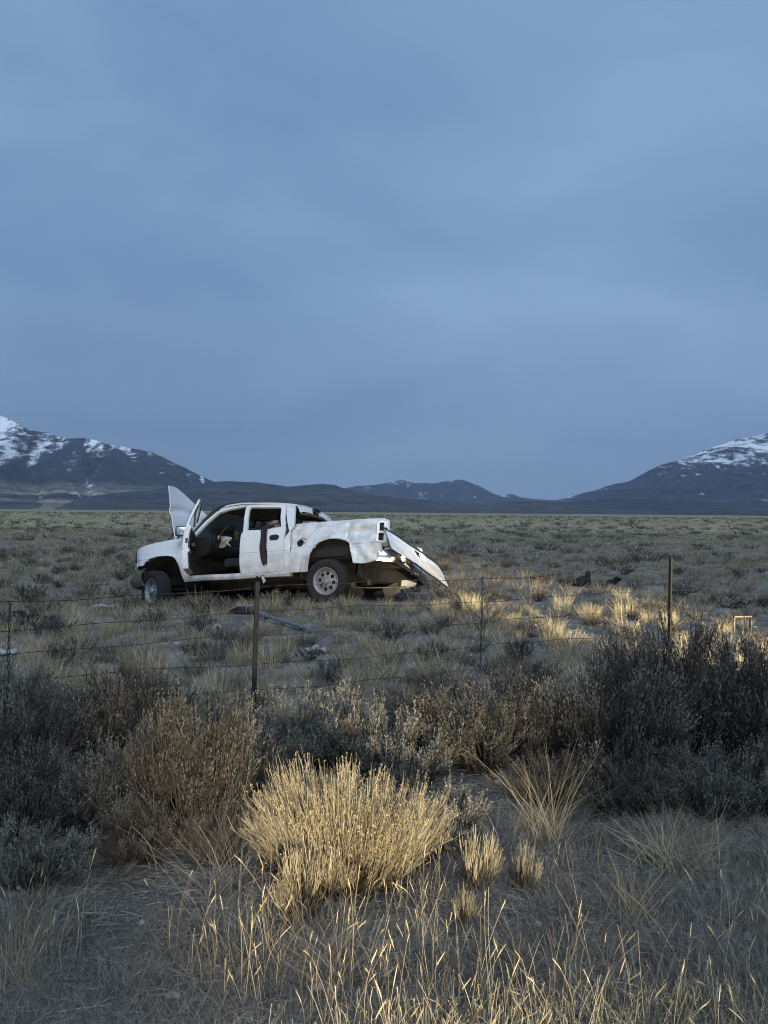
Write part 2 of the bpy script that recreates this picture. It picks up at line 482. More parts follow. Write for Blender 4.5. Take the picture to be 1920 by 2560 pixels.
M_chrome = plain("scuffed_chrome", (0.50, 0.50, 0.50), 0.22, 1.0, var=0.3, scale=10)
M_greybump = plain("dusty_bumper", (0.085, 0.078, 0.072), 0.6, 0.2, var=0.35, scale=8)
M_metal = plain("bare_metal", (0.22, 0.21, 0.20), 0.6, 0.6, var=0.4, scale=12)
M_cloth = plain("black_webbing", (0.012, 0.012, 0.015), 0.9, var=0.3, scale=40)
M_rag = plain("pale_rag", (0.40, 0.42, 0.44), 0.9, var=0.2, scale=20)
def glass():
    m, t, b = mkmat("crazed_glass", 0.25)
    b.inputs["Base Color"].default_value = (0.10, 0.12, 0.12, 1)
    b.inputs["Transmission Weight"].default_value = 0.85
    b.inputs["IOR"].default_value = 1.3
    return m
M_glass = glass()
M_red = plain("red_lens", (0.25, 0.01, 0.01), 0.3)

# ------------------------------------------------------------------ mesh helpers in truck space (x forward, y left, z up)
def finish(bm, name, mat, parent=None, sharp=32, matrix=None, bevel=0.0):
    bmesh.ops.remove_doubles(bm, verts=bm.verts, dist=1e-5)
    if bevel > 0:
        es = [e for e in bm.edges if len(e.link_faces) == 2 and e.calc_face_angle(0) > R_(40)]
        bmesh.ops.bevel(bm, geom=es, offset=bevel, segments=2, profile=0.6, affect='EDGES', clamp_overlap=True)
    bmesh.ops.recalc_face_normals(bm, faces=bm.faces)
    for f in bm.faces: f.smooth = True
    for ed in bm.edges:
        ed.smooth = not (len(ed.link_faces) == 2 and ed.calc_face_angle(0) > R_(sharp))
    me = bpy.data.meshes.new(name); bm.to_mesh(me); bm.free()
    o = link(name, me, parent, mat)
    if matrix is not None: o.matrix_local = matrix
    return o

def box(bm, c, s, rot=None):
    m = Matrix.Translation(c) @ (rot.to_4x4() if rot is not None else Matrix()) @ Matrix.Diagonal((s[0], s[1], s[2], 1))
    bmesh.ops.create_cube(bm, size=1.0, matrix=m)

def pipe(bm, pts, r, sides=8):
    pts = [Vector(p) for p in pts]
    rings = []
    for i, p in enumerate(pts):
        d = (pts[min(i + 1, len(pts) - 1)] - pts[max(i - 1, 0)]).normalized()
        ref = Vector((0, 0, 1)) if abs(d.z) < 0.85 else Vector((1, 0, 0))
        a = d.cross(ref).normalized(); b = d.cross(a)
        rr = r[i] if isinstance(r, (list, tuple)) else r
        rings.append([bm.verts.new(p + rr * (a * math.cos(k * 2 * math.pi / sides) + b * math.sin(k * 2 * math.pi / sides))) for k in range(sides)])
    for i in range(len(rings) - 1):
        for k in range(sides):
            bm.faces.new((rings[i][k], rings[i][(k + 1) % sides], rings[i + 1][(k + 1) % sides], rings[i + 1][k]))
    for rg in (rings[0], rings[-1]):
        try: bm.faces.new(rg)
        except ValueError: pass

def lathe(bm, prof, n=32, axis='y'):
    """prof: (radius, axial) pairs round the y axis"""
    rings = []
    for r, a in prof:
        rings.append([bm.verts.new((r * math.cos(2 * math.pi * k / n), a, r * math.sin(2 * math.pi * k / n))) for k in range(n)])
    for i in range(len(rings) - 1):
        for k in range(n):
            bm.faces.new((rings[i][k], rings[i][(k + 1) % n], rings[i + 1][(k + 1) % n], rings[i + 1][k]))
    return rings

def body_y(z):
    return float(np.interp(z, [0.38, 0.5, 0.70, 0.868, 0.880, 0.895, 1.0, 1.15, 1.25, 1.30, 1.55, 1.9],
                              [0.925, 0.955, 0.975, 0.988, 0.974, 0.984, 0.984, 0.972, 0.955, 0.935, 0.85, 0.70]))

def panel2d(outline, holes=(), step=0.07, zcuts=(), arc=None):
    """triangulated (x,z) sheet with holes, cut into a fine lattice so that it can be bent"""
    bm = bmesh.new()
    edges = []
    for loop in (outline, *holes):
        vs = [bm.verts.new((x, 0, z)) for x, z in loop]
        edges += [bm.edges.new((vs[i], vs[(i + 1) % len(vs)])) for i in range(len(vs))]
    bmesh.ops.triangle_fill(bm, use_beauty=True, use_dissolve=False, edges=edges)
    xs = [p[0] for p in outline]; zs = [p[1] for p in outline]
    def cut(co, no):
        bmesh.ops.bisect_plane(bm, geom=bm.verts[:] + bm.edges[:] + bm.faces[:], dist=1e-5, plane_co=co, plane_no=no)
    x = min(xs) + step
    while x < max(xs) - 1e-3: cut((x, 0, 0), (1, 0, 0)); x += step
    z = min(zs) + step
    while z < max(zs) - 1e-3: cut((0, 0, z), (0, 0, 1)); z += step
    for z in zcuts: cut((0, 0, z), (0, 0, 1))
    return bm

def side_panel(name, outline, parent, mat, holes=(), side=1, yfn=None, th=0.03, step=0.07, dent=None, matrix=None, zc=(0.868, 0.880, 0.895), thin_above=None):
    bm = panel2d(outline, holes, step, zc)
    for v in bm.verts:
        y = (yfn or (lambda x, z: body_y(z)))(v.co.x, v.co.z)
        if dent: y += dent(v.co.x, v.co.z)
        v.co.y = side * y
    bmesh.ops.recalc_face_normals(bm, faces=bm.faces)
    if sum(f.normal.y for f in bm.faces) * side < 0:
        bmesh.ops.reverse_faces(bm, faces=bm.faces)
    bmesh.ops.solidify(bm, geom=bm.faces[:], thickness=th)
    if thin_above is not None:
        for v in bm.verts:
            if v.co.z > thin_above and abs(v.co.y) < body_y(v.co.z) - 0.045: v.co.y = side * (body_y(v.co.z) - 0.038)
    return finish(bm, name, mat, parent, sharp=30, matrix=matrix)

def circle(cx, cz, r, n=16, a0=0.0, sx=1.0):
    return [(cx + sx * r * math.cos(a0 + 2 * math.pi * k / n), cz + r * math.sin(a0 + 2 * math.pi * k / n)) for k in range(n)]

# ------------------------------------------------------------------ the wrecked pickup
TM = Matrix(((-0.92642, -0.37619, -0.01517, -0.61709), (0.36647, -0.91025, 0.19274, 14.46754), (-0.08632, 0.17300, 0.98113, -0.08413), (0, 0, 0, 1)))
TM = Matrix.LocRotScale(TM.to_translation(), TM.to_quaternion(), None)
truck = empty("pickup_truck")
truck.matrix_world = TM
tag(truck, "wrecked white crew-cab pickup truck with raised hood and open front door", "pickup truck")
TI = TM.inverted()
piv = Vector((0, 0.97, 0.9))
BED = Matrix.Translation(piv) @ Matrix.Rotation(R_(9.0), 4, 'X') @ Matrix.Translation(-piv)

def nz3(x, z, f, s=0.0): return mnoise.noise(Vector((x * f, s, z * f)))

# -- front fenders
fend = [(4.319, .78), (4.320, .87), (4.311, .962), (4.300, 1.04), (4.270, 1.100), (4.18, 1.14), (4.02, 1.178), (3.753, 1.225), (3.343, 1.268), (2.99, 1.285), (2.985, .95), (2.99, .62), (2.96, .50), (3.00, .415), (3.071, .41),
        (3.102, .482), (3.156, .605), (3.214, .765), (3.277, .866), (3.355, .92), (3.474, .938), (3.713, .938), (3.892, .907), (4.009, .845), (4.058, .773)]
def fy(x, z):
    y = body_y(z) - max(0, x - 4.05) ** 2 * 1.6
    cx, cz = 3.56, 0.52
    d = math.hypot((x - cx) / 1.05, z - cz)
    return y + 0.022 * math.exp(-((d - 0.44) / 0.05) ** 2) - 0.03 * max(0, (z - 1.15) / 0.12) ** 2 * 0.5
def fdent(x, z): return 0.016 * nz3(x, z, 3.0, 4.0) - 0.05 * math.exp(-(((x - 4.27) / 0.05) ** 2 + ((z - 0.84) / 0.08) ** 2))
side_panel("front_fender", fend, truck, M_paint, yfn=fy, dent=fdent)
side_panel("front_fender", fend, truck, M_paint, side=-1, yfn=fy)
def well(name, cx, cz, r, y0, y1, parent, matrix=None):
    bm = bmesh.new(); n = 18
    for a, b in ((y0, y1),):
        rg = [[bm.verts.new((cx + 1.02 * r * math.cos(math.pi * (k / n) * 1.16 - 0.25), yy, cz + r * math.sin(math.pi * (k / n) * 1.16 - 0.25))) for k in range(n + 1)] for yy in (a, b)]
        for k in range(n): bm.faces.new((rg[0][k], rg[0][k + 1], rg[1][k + 1], rg[1][k]))
        bm.faces.new(rg[1])
    return finish(bm, name, M_liner, parent, matrix=matrix)
well("wheel_well", 3.56, 0.45, 0.50, 0.95, 0.42, truck)
well("wheel_well", 3.56, 0.45, 0.50, -0.95, -0.42, truck)
well("wheel_well", -0.04, 0.50, 0.56, 0.955, 0.45, truck, BED)
well("wheel_well", -0.04, 0.50, 0.56, -0.955, -0.45, truck, BED)

# -- rear doors
rdoor = [(1.804, .498), (1.826, .60), (1.833, .711), (1.832, .902), (1.835, 1.096), (1.828, 1.235), (1.803, 1.30), (1.84, 1.55), (1.876, 1.83), (1.85, 1.852), (.995, 1.778), (.982, 1.765), (.952, 1.535), (.898, 1.326), (.897, 1.082), (.895, .753), (.894, .569), (.864, .512)]
rwin = [(1.717, 1.325), (1.755, 1.56), (1.788, 1.775), (1.772, 1.812), (1.118, 1.752), (1.072, 1.725), (1.046, 1.542), (.995, 1.350), (1.177, 1.330), (1.412, 1.318)]
def ddent(x, z): return 0.014 * nz3(x, z, 2.6, 1.0) + 0.006 * nz3(x, z, 6.0, 8.0) - 0.018 * math.exp(-(((x - 1.12) / 0.14) ** 2 + ((z - 0.68) / 0.10) ** 2)) - 0.012 * math.exp(-(((x - 1.6) / 0.12) ** 2 + ((z - 1.05) / 0.12) ** 2))
rd = side_panel("rear_door", rdoor, truck, M_paint, holes=[rwin], dent=ddent, th=0.045)
def oblong(cx, cz, w, h, n=5):
    r = h / 2; out = []
    for sx, a0 in ((1, -math.pi / 2), (-1, math.pi / 2)):
        for k in range(n + 1):
            a = a0 + math.pi * k / n
            out.append((cx + sx * (w / 2 - r) + r * math.cos(a) , cz + r * math.sin(a)))
    return out
side_panel("handle", oblong(1.105, 1.145, .205, .108), rd, M_black, yfn=lambda x, z: body_y(z) + 0.006, th=0.02, step=0.05, zc=())
rdr = side_panel("rear_door", rdoor, truck, M_paint, holes=[rwin], side=-1, th=0.045)
side_panel("handle", oblong(1.105, 1.145, .205, .108), rdr, M_black, side=-1, yfn=lambda x, z: body_y(z) + 0.006, th=0.02, step=0.05, zc=())

# -- front doors: left one swung open, right one shut
fdoor = [(1.868, .53), (1.85, .62), (1.848, .9), (1.850, 1.12), (1.843, 1.25), (1.835, 1.30), (1.865, 1.56), (1.90, 1.80), (1.955, 1.835), (2.27, 1.80), (2.50, 1.735), (2.70, 1.545), (2.95, 1.285), (2.965, 1.05), (2.955, .69), (2.86, .55), (2.80, .53)]
fwin = [(1.93, 1.325), (1.945, 1.56), (1.965, 1.76), (2.00, 1.785), (2.26, 1.755), (2.47, 1.695), (2.66, 1.515), (2.80, 1.355), (2.80, 1.315)]
def door_parts(d, side):
    # trim lining, latch, window channel as sub-parts in the same space as the door
    bm = bmesh.new()
    ins = [(1.90, .58), (1.90, 1.26), (2.90, 1.24), (2.90, .72), (2.82, .58)]
    b2 = panel2d(ins, (), 0.15)
    for v in b2.verts: v.co.y = side * (body_y(v.co.z) - 0.125 + 0.015 * math.sin(v.co.x * 7))
    bmesh.ops.solidify(b2, geom=b2.faces[:], thickness=0.03)
    finish(b2, "trim_panel", M_black, d)
    bm.free()
    bm = bmesh.new()
    box(bm, (2.35, side * 0.82, 1.00), (0.55, 0.07, 0.07)); finish(bm, "armrest", M_black, d, bevel=0.015)
HINGE = Vector((2.975, 0.945, 0))
OPEN = Matrix.Translation(HINGE) @ Matrix.Rotation(R_(-59), 4, 'Z') @ Matrix.Translation(-HINGE)
fd = side_panel("front_door", fdoor, truck, M_paint, holes=[fwin], th=0.095, matrix=OPEN, zc=(0.868, 0.880, 0.895, 1.30, 1.315), thin_above=1.305)
door_parts(fd, 1)
bm = bmesh.new()
pipe(bm, [(1.925, 0.80, 1.30), (1.94, 0.79, 1.55), (1.962, 0.735, 1.77), (2.01, 0.72, 1.80), (2.26, 0.725, 1.765), (2.47, 0.75, 1.70), (2.66, 0.81, 1.52)], 0.016, 6)
finish(bm, "window_seal", M_black, fd)
bm = bmesh.new()
box(bm, (1.846, 0.915, 1.04), (0.012, 0.04, 0.09))
finish(bm, "latch", M_black, fd)
bm = bmesh.new()
box(bm, (2.80, 1.10, 1.36), (0.10, 0.24, 0.19)); box(bm, (2.85, 0.97, 1.30), (0.05, 0.12, 0.05))
mir = finish(bm, "mirror", M_black, fd, bevel=0.025)
bm = bmesh.new(); box(bm, (2.745, 1.10, 1.36), (0.006, 0.19, 0.14)); finish(bm, "mirror_glass", M_chrome, fd, bevel=0.002)
side_panel("handle", oblong(1.98, 1.15, .2, .1), fd, M_black, yfn=lambda x, z: body_y(z) + 0.006, th=0.02, step=0.05, zc=())
fdr = side_panel("front_door", fdoor, truck, M_paint, holes=[fwin], side=-1, th=0.06)
door_parts(fdr, -1)
bm = bmesh.new(); box(bm, (2.80, -1.10, 1.36), (0.10, 0.24, 0.19)); finish(bm, "mirror", M_black, fdr, bevel=0.025)

# -- cab frame: rocker, pillars, roof
for s_ in (1, -1):
    bm = bmesh.new()
    prof = [(0.90, 0.415), (0.935, 0.425), (0.957, 0.47), (0.945, 0.525), (0.86, 0.53), (0.84, 0.43)]
    xs_ = np.linspace(0.765, 3.05, 16)
    rings = [[bm.verts.new((x, s_ * (y + 0.004 * math.sin(x * 9)), z + 0.004 * math.sin(x * 5 + 1))) for y, z in prof] for x in xs_]
    for i in range(len(rings) - 1):
        for k in range(len(prof)): bm.faces.new((rings[i][k], rings[i][(k + 1) % len(prof)], rings[i + 1][(k + 1) % len(prof)], rings[i + 1][k]))
    bm.faces.new(rings[0]); bm.faces.new(rings[-1])
    finish(bm, "rocker_panel", M_scraped if s_ > 0 else M_dark, truck)  # far rocker coloured dark in place of the shade under the cab
    rail = [(2.985, 1.27), (2.72, 1.605), (2.55, 1.765), (2.45, 1.825), (2.28, 1.868), (1.95, 1.885), (1.5, 1.852), (.985, 1.800), (.79, 1.752), (.79, 1.72), (.985, 1.772), (1.5, 1.822), (1.90, 1.845), (2.27, 1.81), (2.48, 1.755), (2.66, 1.585), (2.93, 1.26)]
    side_panel("roof_rail", rail, truck, M_paint, side=s_, th=0.05, zc=())
    bm = bmesh.new()
    pipe(bm, [(3.03, s_ * .90, 1.27), (2.76, s_ * .815, 1.62), (2.58, s_ * .765, 1.80), (2.46, s_ * .735, 1.868), (2.28, s_ * .70, 1.915), (1.95, s_ * .69, 1.930), (1.55, s_ * .69, 1.905)], [.034, .034, .032, .030, .028, .022, .008], 8)
    finish(bm, "windshield_trim", M_black, truck)
    cp = [(.975, 1.772), (.79, 1.74), (.755, 1.55), (.725, 1.353), (.76, 1.29), (.80, 1.235), (.85, 1.36), (.895, 1.48), (.94, 1.62)]
    side_panel("rear_pillar", cp, truck, M_paint, side=s_, th=0.05, zc=())
    cq = [(.800, 1.235), (.85, 1.17), (.888, 1.10), (.886, .752), (.884, .59), (.862, .503), (.766, .475), (.768, .838), (.770, 1.026), (.775, 1.235)]
    side_panel("cab_corner", cq, truck, M_paint, side=s_, th=0.03, dent=lambda x, z: 0.014 * nz3(x, z, 9, 7) - (0.03 * math.exp(-(((x - .76) / .06) ** 2 + ((z - 1.0) / .07) ** 2))))
for s_ in (1, -1):
    for c, d in (((0.90, s_ * 0.86, 0.95), (0.16, 0.06, 0.90)), ((1.85, s_ * 0.86, 0.92), (0.11, 0.06, 0.80)), ((3.01, s_ * 0.87, 0.90), (0.07, 0.10, 0.74))):
        bm = bmesh.new(); box(bm, c, d)
        if d[0] == 0.11: pipe(bm, [(1.85, s_ * .86, 1.24), (1.85, s_ * .84, 1.30), (1.89, s_ * .70, 1.84)], 0.03, 6)
        finish(bm, "door_jamb", M_black, truck, bevel=.006)

xs_ = np.linspace(0.765, 2.46, 22); ys_ = np.linspace(-0.735, 0.735, 17)
rz = lambda x: float(np.interp(x, [.765, .985, 1.3, 1.8, 2.0, 2.3, 2.46], [1.752, 1.798, 1.835, 1.878, 1.890, 1.870, 1.825]))
P = np.array([[(x, y, rz(x) + 0.055 * (1 - (y / .735) ** 2) - 0.03 * max(0, nz3(x, y, 2.2, 3)) - 0.10 * max(0, (0.95 - x)) * max(0, -y)) for y in ys_] for x in xs_])
me = grid_mesh("roof", P, M_paint)
bm = bmesh.new(); bm.from_mesh(me); bpy.data.meshes.remove(me)
bmesh.ops.solidify(bm, geom=bm.faces[:], thickness=0.03)
roof = finish(bm, "roof", M_paint, truck)
P2 = P.copy(); P2[..., 2] -= 0.07; P2[..., 1] *= 0.95
link("headliner", grid_mesh("headliner", P2, M_seat), truck)
# rear header above the missing back glass, with the empty hole of the high brake lamp
hdr = [(-0.73, 0), (-0.73, 1), (-.4, 1), (.0, 1), (.4, 1), (0.73, 1), (0.73, 0), (.4, -.25), (0, -.3), (-.4, -.25)]
bm = bmesh.new()
ny = 25
top = []; bot = []
for k in range(ny):
    y = -0.735 + 1.47 * k / (ny - 1)
    zt = rz(.765) + 0.055 * (1 - (y / .735) ** 2) - 0.0185 * max(0, -y)
    top.append(bm.verts.new((0.765, y, zt))); mid = bm.verts.new((0.735, y, zt - 0.045)); bot.append((mid, bm.verts.new((0.70, y, zt - 0.125 - 0.02 * math.sin(y * 9)))))
for k in range(ny - 1):
    bm.faces.new((top[k], top[k + 1], bot[k + 1][0], bot[k][0]))
    if not (11 <= k <= 14): bm.faces.new((bot[k][0], bot[k + 1][0], bot[k + 1][1], bot[k][1]))
bmesh.ops.solidify(bm, geom=bm.faces[:], thickness=0.02)
hd = finish(bm, "rear_header", M_paint, truck)
bm = bmesh.new(); box(bm, (0.745, 0.0, rz(.765) + 0.045), (0.10, 0.26, 0.05)); finish(bm, "brake_light_housing", M_black, hd, bevel=0.012)
bm = bmesh.new()
pipe(bm, [(0.72, -0.66, 1.60), (0.715, -0.3, 1.655), (0.71, 0.0, 1.665), (0.715, 0.4, 1.655), (0.73, 0.66, 1.61)], [0.02, 0.03, 0.025, 0.035, 0.02], 6)
finish(bm, "torn_seal", M_head, truck)
bm = bmesh.new()
box(bm, (0.79, 0, 0.94), (0.05, 1.72, 0.86)); finish(bm, "cab_back", M_paint, truck, bevel=0.01)
bm = bmesh.new()
box(bm, (1.9, 0, 0.50), (2.3, 1.74, 0.06)); box(bm, (3.02, 0, 0.86), (0.06, 1.70, 0.78)); finish(bm, "cab_floor", M_dark, truck)
# windshield lies crazed in its frame
P = np.array([[(3.05 - 0.60 * v, y * (0.84 - 0.12 * v), 1.28 + 0.56 * v - 0.07 * (1 - v) * 0 + 0.05 * v * (1 - (y) ** 2) - 0.16 * math.exp(-((v - .5) / .22) ** 2 - ((y + 0.15) / .35) ** 2)) for y in np.linspace(-1, 1, 15)] for v in np.linspace(0, 1, 11)])
me = grid_mesh("windshield", P, M_glass); bm = bmesh.new(); bm.from_mesh(me); bpy.data.meshes.remove(me)
bmesh.ops.solidify(bm, geom=bm.faces[:], thickness=0.006)
finish(bm, "windshield", M_glass, truck)

# -- interior
bm = bmesh.new()
pts = [(2.98, 1.24), (2.70, 1.26), (2.60, 1.18), (2.64, 0.98), (2.85, 0.90), (2.98, 0.90)]
a = [bm.verts.new((x, 0.82, z)) for x, z in pts]; b = [bm.verts.new((x, -0.82, z)) for x, z in pts]
for k in range(len(pts)): bm.faces.new((a[k], a[(k + 1) % len(pts)], b[(k + 1) % len(pts)], b[k]))
bm.faces.new(a); bm.faces.new(b); finish(bm, "dashboard", M_black, truck, bevel=0.02)
def seat(y, x, w):
    e_ = empty("seat", (x, y, 0), 0, truck)
    bm = bmesh.new(); box(bm, (0.0, 0, 0.78), (0.52, w, 0.17)); finish(bm, "cushion", M_seat, e_, bevel=0.05)
    bm = bmesh.new(); box(bm, (-0.29, 0, 1.12), (0.15, w, 0.62), Matrix.Rotation(R_(-14), 3, 'Y')); finish(bm, "backrest", M_seat, e_, bevel=0.05)
    hs = [0] if w < 0.8 else [-0.42, 0.42]
    for h in hs:
        bm = bmesh.new(); box(bm, (-0.385, h, 1.50), (0.10, 0.25, 0.17), Matrix.Rotation(R_(-10), 3, 'Y')); finish(bm, "headrest", M_seat, e_, bevel=0.04)
seat(0.42, 2.12, 0.52); seat(-0.42, 2.12, 0.52); seat(0.0, 1.30, 1.40)
bm = bmesh.new()
wc = Vector((2.50, 0.42, 1.375)); tilt = Matrix.Rotation(R_(-32), 3, 'Y')
pipe(bm, [wc + tilt @ Vector((0, 0.185 * math.cos(t), 0.185 * math.sin(t))) for t in np.linspace(0, 2 * math.pi, 25)], 0.017, 8)
for t in (0.3, 2.84, 4.71): pipe(bm, [wc, wc + tilt @ Vector((0, 0.185 * math.cos(t), 0.185 * math.sin(t)))], 0.014, 6)
pipe(bm, [wc, (2.72, 0.42, 1.18)], 0.03, 8)
finish(bm, "steering_wheel", M_black, truck)
def rag_sheet(fn, nu, nv, name, mat, parent, th=0.008):
    P = np.array([[fn(u, v) for u in np.linspace(0, 1, nu)] for v in np.linspace(0, 1, nv)])
    me = grid_mesh(name, P, mat); bm = bmesh.new(); bm.from_mesh(me); bpy.data.meshes.remove(me)
    bmesh.ops.solidify(bm, geom=bm.faces[:], thickness=th)
    return finish(bm, name, mat, parent, sharp=60)
def bag(u, v):   # deflated bag hanging from the hub
    x = 2.62 - 0.25 * u + 0.03 * math.sin(v * 7 + u * 4); z = 1.36 - 0.06 * u - v * (0.20 + 0.04 * math.sin(u * 6))
    y = 0.50 + 0.07 * math.sin(u * math.pi) * math.sin(v * math.pi) + 0.02 * math.sin(u * 11 + v * 5)
    return (x, y, z)
rag_sheet(bag, 14, 12, "airbag", M_bag, truck)
def curtain(u, v):
    ux = np.interp(u, [0, .3, .62, 1], [3.28, 3.05, 2.76, 2.44]); top = np.interp(u, [0, .3, .62, 1], [1.57, 1.70, 1.60, 1.46]); bo = np.interp(u, [0, .3, .62, 1], [1.52, 1.50, 1.40, 1.29])
    return (ux, -0.02 - 0.25 * v + 0.05 * math.sin(u * 9) + 0.02 * math.sin(v * 8 + u * 14), top + (bo - top) * v + 0.01 * math.sin(u * 23))
rag_sheet(curtain, 22, 10, "airbag", M_bag, truck)

# -- hood thrown up and folded, engine bay
def hood(u, v):
    y = 0.79 - 1.50 * u
    top = np.interp(u, [0, .12, .25, .42, .58, .72, .85, 1], [2.405, 2.435, 2.445, 2.40, 2.32, 2.22, 2.10, 1.98])
    z0 = 1.22 + 0.03 * u
    z = z0 + (top - z0) * v
    x = 3.42 + (z - 1.22) * 0.225 + 0.05 * math.sin(u * math.pi) * (1 - v) + 0.06 * u + 0.02 * math.sin(u * 5 + v * 4) + 0.045 * math.exp(-((v - .55 - .2 * u) / .05) ** 2) + 0.10 * math.sin(u * math.pi) * v 
    return (x, y, z)
hd_ = rag_sheet(hood, 26, 22, "hood", M_paint, truck, 0.022)
bm = bmesh.new()
edge = [hood(0.0, v) for v in np.linspace(0.05, 0.97, 10)]
pipe(bm, [(p[0] + 0.03, p[1] - 0.01, p[2]) for p in edge], 0.012, 6)
finish(bm, "hood_edge", M_black, hd_)
bm = bmesh.new()
box(bm, (3.60, 0, 0.80), (0.55, 0.62, 0.55)); box(bm, (3.60, 0, 1.10), (0.42, 0.40, 0.14)); box(bm, (3.55, 0.45, 1.02), (0.35, 0.30, 0.28)); box(bm, (3.90, 0.55, 1.04), (0.25, 0.22, 0.22)); box(bm, (3.85, -0.5, 1.02), (0.3, 0.3, 0.25))
eng = finish(bm, "engine", M_dark, truck, bevel=0.03)
bm = bmesh.new()
pipe(bm, [(3.85, 0.62, 1.15), (3.78, 0.64, 1.30), (3.66, 0.66, 1.36), (3.60, 0.66, 1.52)], 0.010, 6)
pipe(bm, [(3.95, 0.5, 1.12), (3.82, 0.55, 1.24), (3.70, 0.52, 1.28), (3.60, 0.5, 1.20)], 0.030, 8)
pipe(bm, [(4.05, 0.45, 1.14), (3.95, 0.58, 1.235), (3.86, 0.50, 1.26)], 0.034, 8)
pipe(bm, [(3.52, 0.70, 1.27), (3.42, 0.72, 1.36), (3.28, 0.72, 1.39), (3.20, 0.72, 1.33), (3.34, 0.72, 1.29), (3.50, 0.72, 1.28)], 0.017, 6)
pipe(bm, [(3.46, 0.68, 1.24), (3.36, 0.70, 1.31), (3.24, 0.70, 1.30)], 0.028, 6)
for k in range(9):
    p = Vector((3.75 + 0.035 * k, 0.60 + 0.05 * math.sin(k * 2.3), 1.22 - 0.012 * k + 0.02 * math.sin(k * 4)))
    box(bm, p, (0.05, 0.06, 0.05 + 0.02 * (k % 3)), Matrix.Rotation(k * 0.9, 3, 'X'))
finish(bm, "hoses", M_black, eng)
bm = bmesh.new()
box(bm, (4.24, 0, 0.92), (0.07, 1.62, 0.42)); finish(bm, "radiator", M_dark, truck, bevel=0.01)
bm = bmesh.new()
pts = [(4.30, .82), (4.36, .6), (4.40, .3), (4.41, 0), (4.40, -.3), (4.36, -.6), (4.30, -.82)]
for dz, h in ((0.79, .05), (0.90, .06), (1.06, .04)):
    a = [bm.verts.new((x, y, dz + h)) for x, y in pts]; b = [bm.verts.new((x + .02, y, dz - h)) for x, y in pts]
    for k in range(len(pts) - 1): bm.faces.new((a[k], a[k + 1], b[k + 1], b[k]))
bmesh.ops.solidify(bm, geom=bm.faces[:], thickness=0.03); finish(bm, "grille", M_greybump, truck)
for s_ in (1, -1):
    bm = bmesh.new(); box(bm, (4.30, s_ * 0.68, 0.96), (0.10, 0.34, 0.22), Matrix.Rotation(R_(-14 * s_), 3, 'Z')); finish(bm, "headlight", M_glass, truck, bevel=0.03)
# front bumper, torn loose and drooping
def fb(u, v):
    y = 0.96 - 1.92 * u
    x = 4.36 + 0.24 * (1 - abs(2 * u - 1) ** 3) - 0.10 * (2 * v - 1) ** 2 + 0.05
    z = 0.64 - 0.26 * v - 0.02 * math.sin(u * 9)
    if u < 0.08: x -= (0.08 - u) * 3.6; z += (0.08 - u) * 1.2 * (1 - v)
    if u > 0.92: x -= (u - 0.92) * 3.6
    return (x, y, z)
rag_sheet(fb, 40, 8, "front_bumper", M_greybump, truck, 0.02)
bm = bmesh.new(); box(bm, (4.20, 0.55, 0.52), (0.5, 0.08, 0.14)); box(bm, (4.20, -0.55, 0.52), (0.5, 0.08, 0.14)); box(bm, (4.3, 0, 0.42), (0.16, 1.3, 0.10)); box(bm, (4.15, 0.72, 0.62), (0.25, 0.2, 0.12)); box(bm, (4.12, 0.70, 0.36), (0.36, 0.10, 0.03)); finish(bm, "bumper_bracket", M_dark, truck, bevel=0.01)

# -- cargo bed, twisted against the cab
bedo = [(.743, .475), (.757, .70), (.752, .838), (.742, 1.025), (.742, 1.20), (.735, 1.275), (.69, 1.325), (.573, 1.382), (.457, 1.418), (.2, 1.402), (-.171, 1.39), (-.45, 1.387), (-.715, 1.388), (-.90, 1.385), (-1.035, 1.378), (-1.085, 1.345), (-1.075, 1.325), (-1.0, 1.330), (-.95, 1.305), (-.930, 1.245), (-.932, 1.10), (-.929, .945), (-1.044, .918), (-1.046, .86), (-1.03, .701), (-.985, .655), (-.912, .612), (-.80, .585), (-.679, .570), (-.52, .575),
        (-.473, .753), (-.43, .914), (-.395, .965), (-.342, .999), (-.21, 1.036), (-.034, 1.04), (.162, .992), (.235, .945), (.293, .879), (.340, .79), (.373, .683), (.406, .470)]
fuel = circle(.567, 1.008, .068, 14)
def bed_y(x, z):
    y = float(np.interp(z, [.45, .6, .75, .905, .918, .935, 1.1, 1.25, 1.34, 1.42], [.935, .955, .975, .985, .968, .982, .985, .975, .955, .90]))
    d = math.hypot((x + 0.06) / 1.0, z - 0.62)
    return y + 0.030 * math.exp(-((d - 0.44) / 0.045) ** 2)
def bed_dent(x, z):
    d = 0.020 * nz3(x, z, 2.4, 11) + 0.008 * nz3(x, z, 6.5, 3)
    d -= 0.095 * math.exp(-(((x + .72) / .20) ** 2 + ((z - 1.16) / .085) ** 2))
    d += 0.022 * math.exp(-(((x + .55) / .12) ** 2 + ((z - 1.27) / .05) ** 2))
    d -= 0.05 * math.exp(-(((x + .90) / .10) ** 2 + ((z - .70) / .10) ** 2))
    d -= 0.03 * math.exp(-(((x - .33) / .13) ** 2 + ((z - 1.28) / .06) ** 2))
    d -= 0.03 * math.exp(-(((x - .74) / .06) ** 2 + ((z - 1.02) / .06) ** 2))
    if x < -.35: d += 0.040 * nz3(x, z, 5.0, 5) - 0.055 * abs(nz3(x, z, 4.0, 21)) + 0.014 * nz3(x, z, 16.0, 2)
    return d
bs = side_panel("bed_side", bedo, truck, M_scraped, holes=[fuel], yfn=bed_y, dent=bed_dent, th=0.03, step=0.04, matrix=BED, zc=(.905, .918, .935))
bm = bmesh.new(); lathe(bm, [(0.001, .93), (.055, .93), (.066, .955), (.066, .985)], 20)
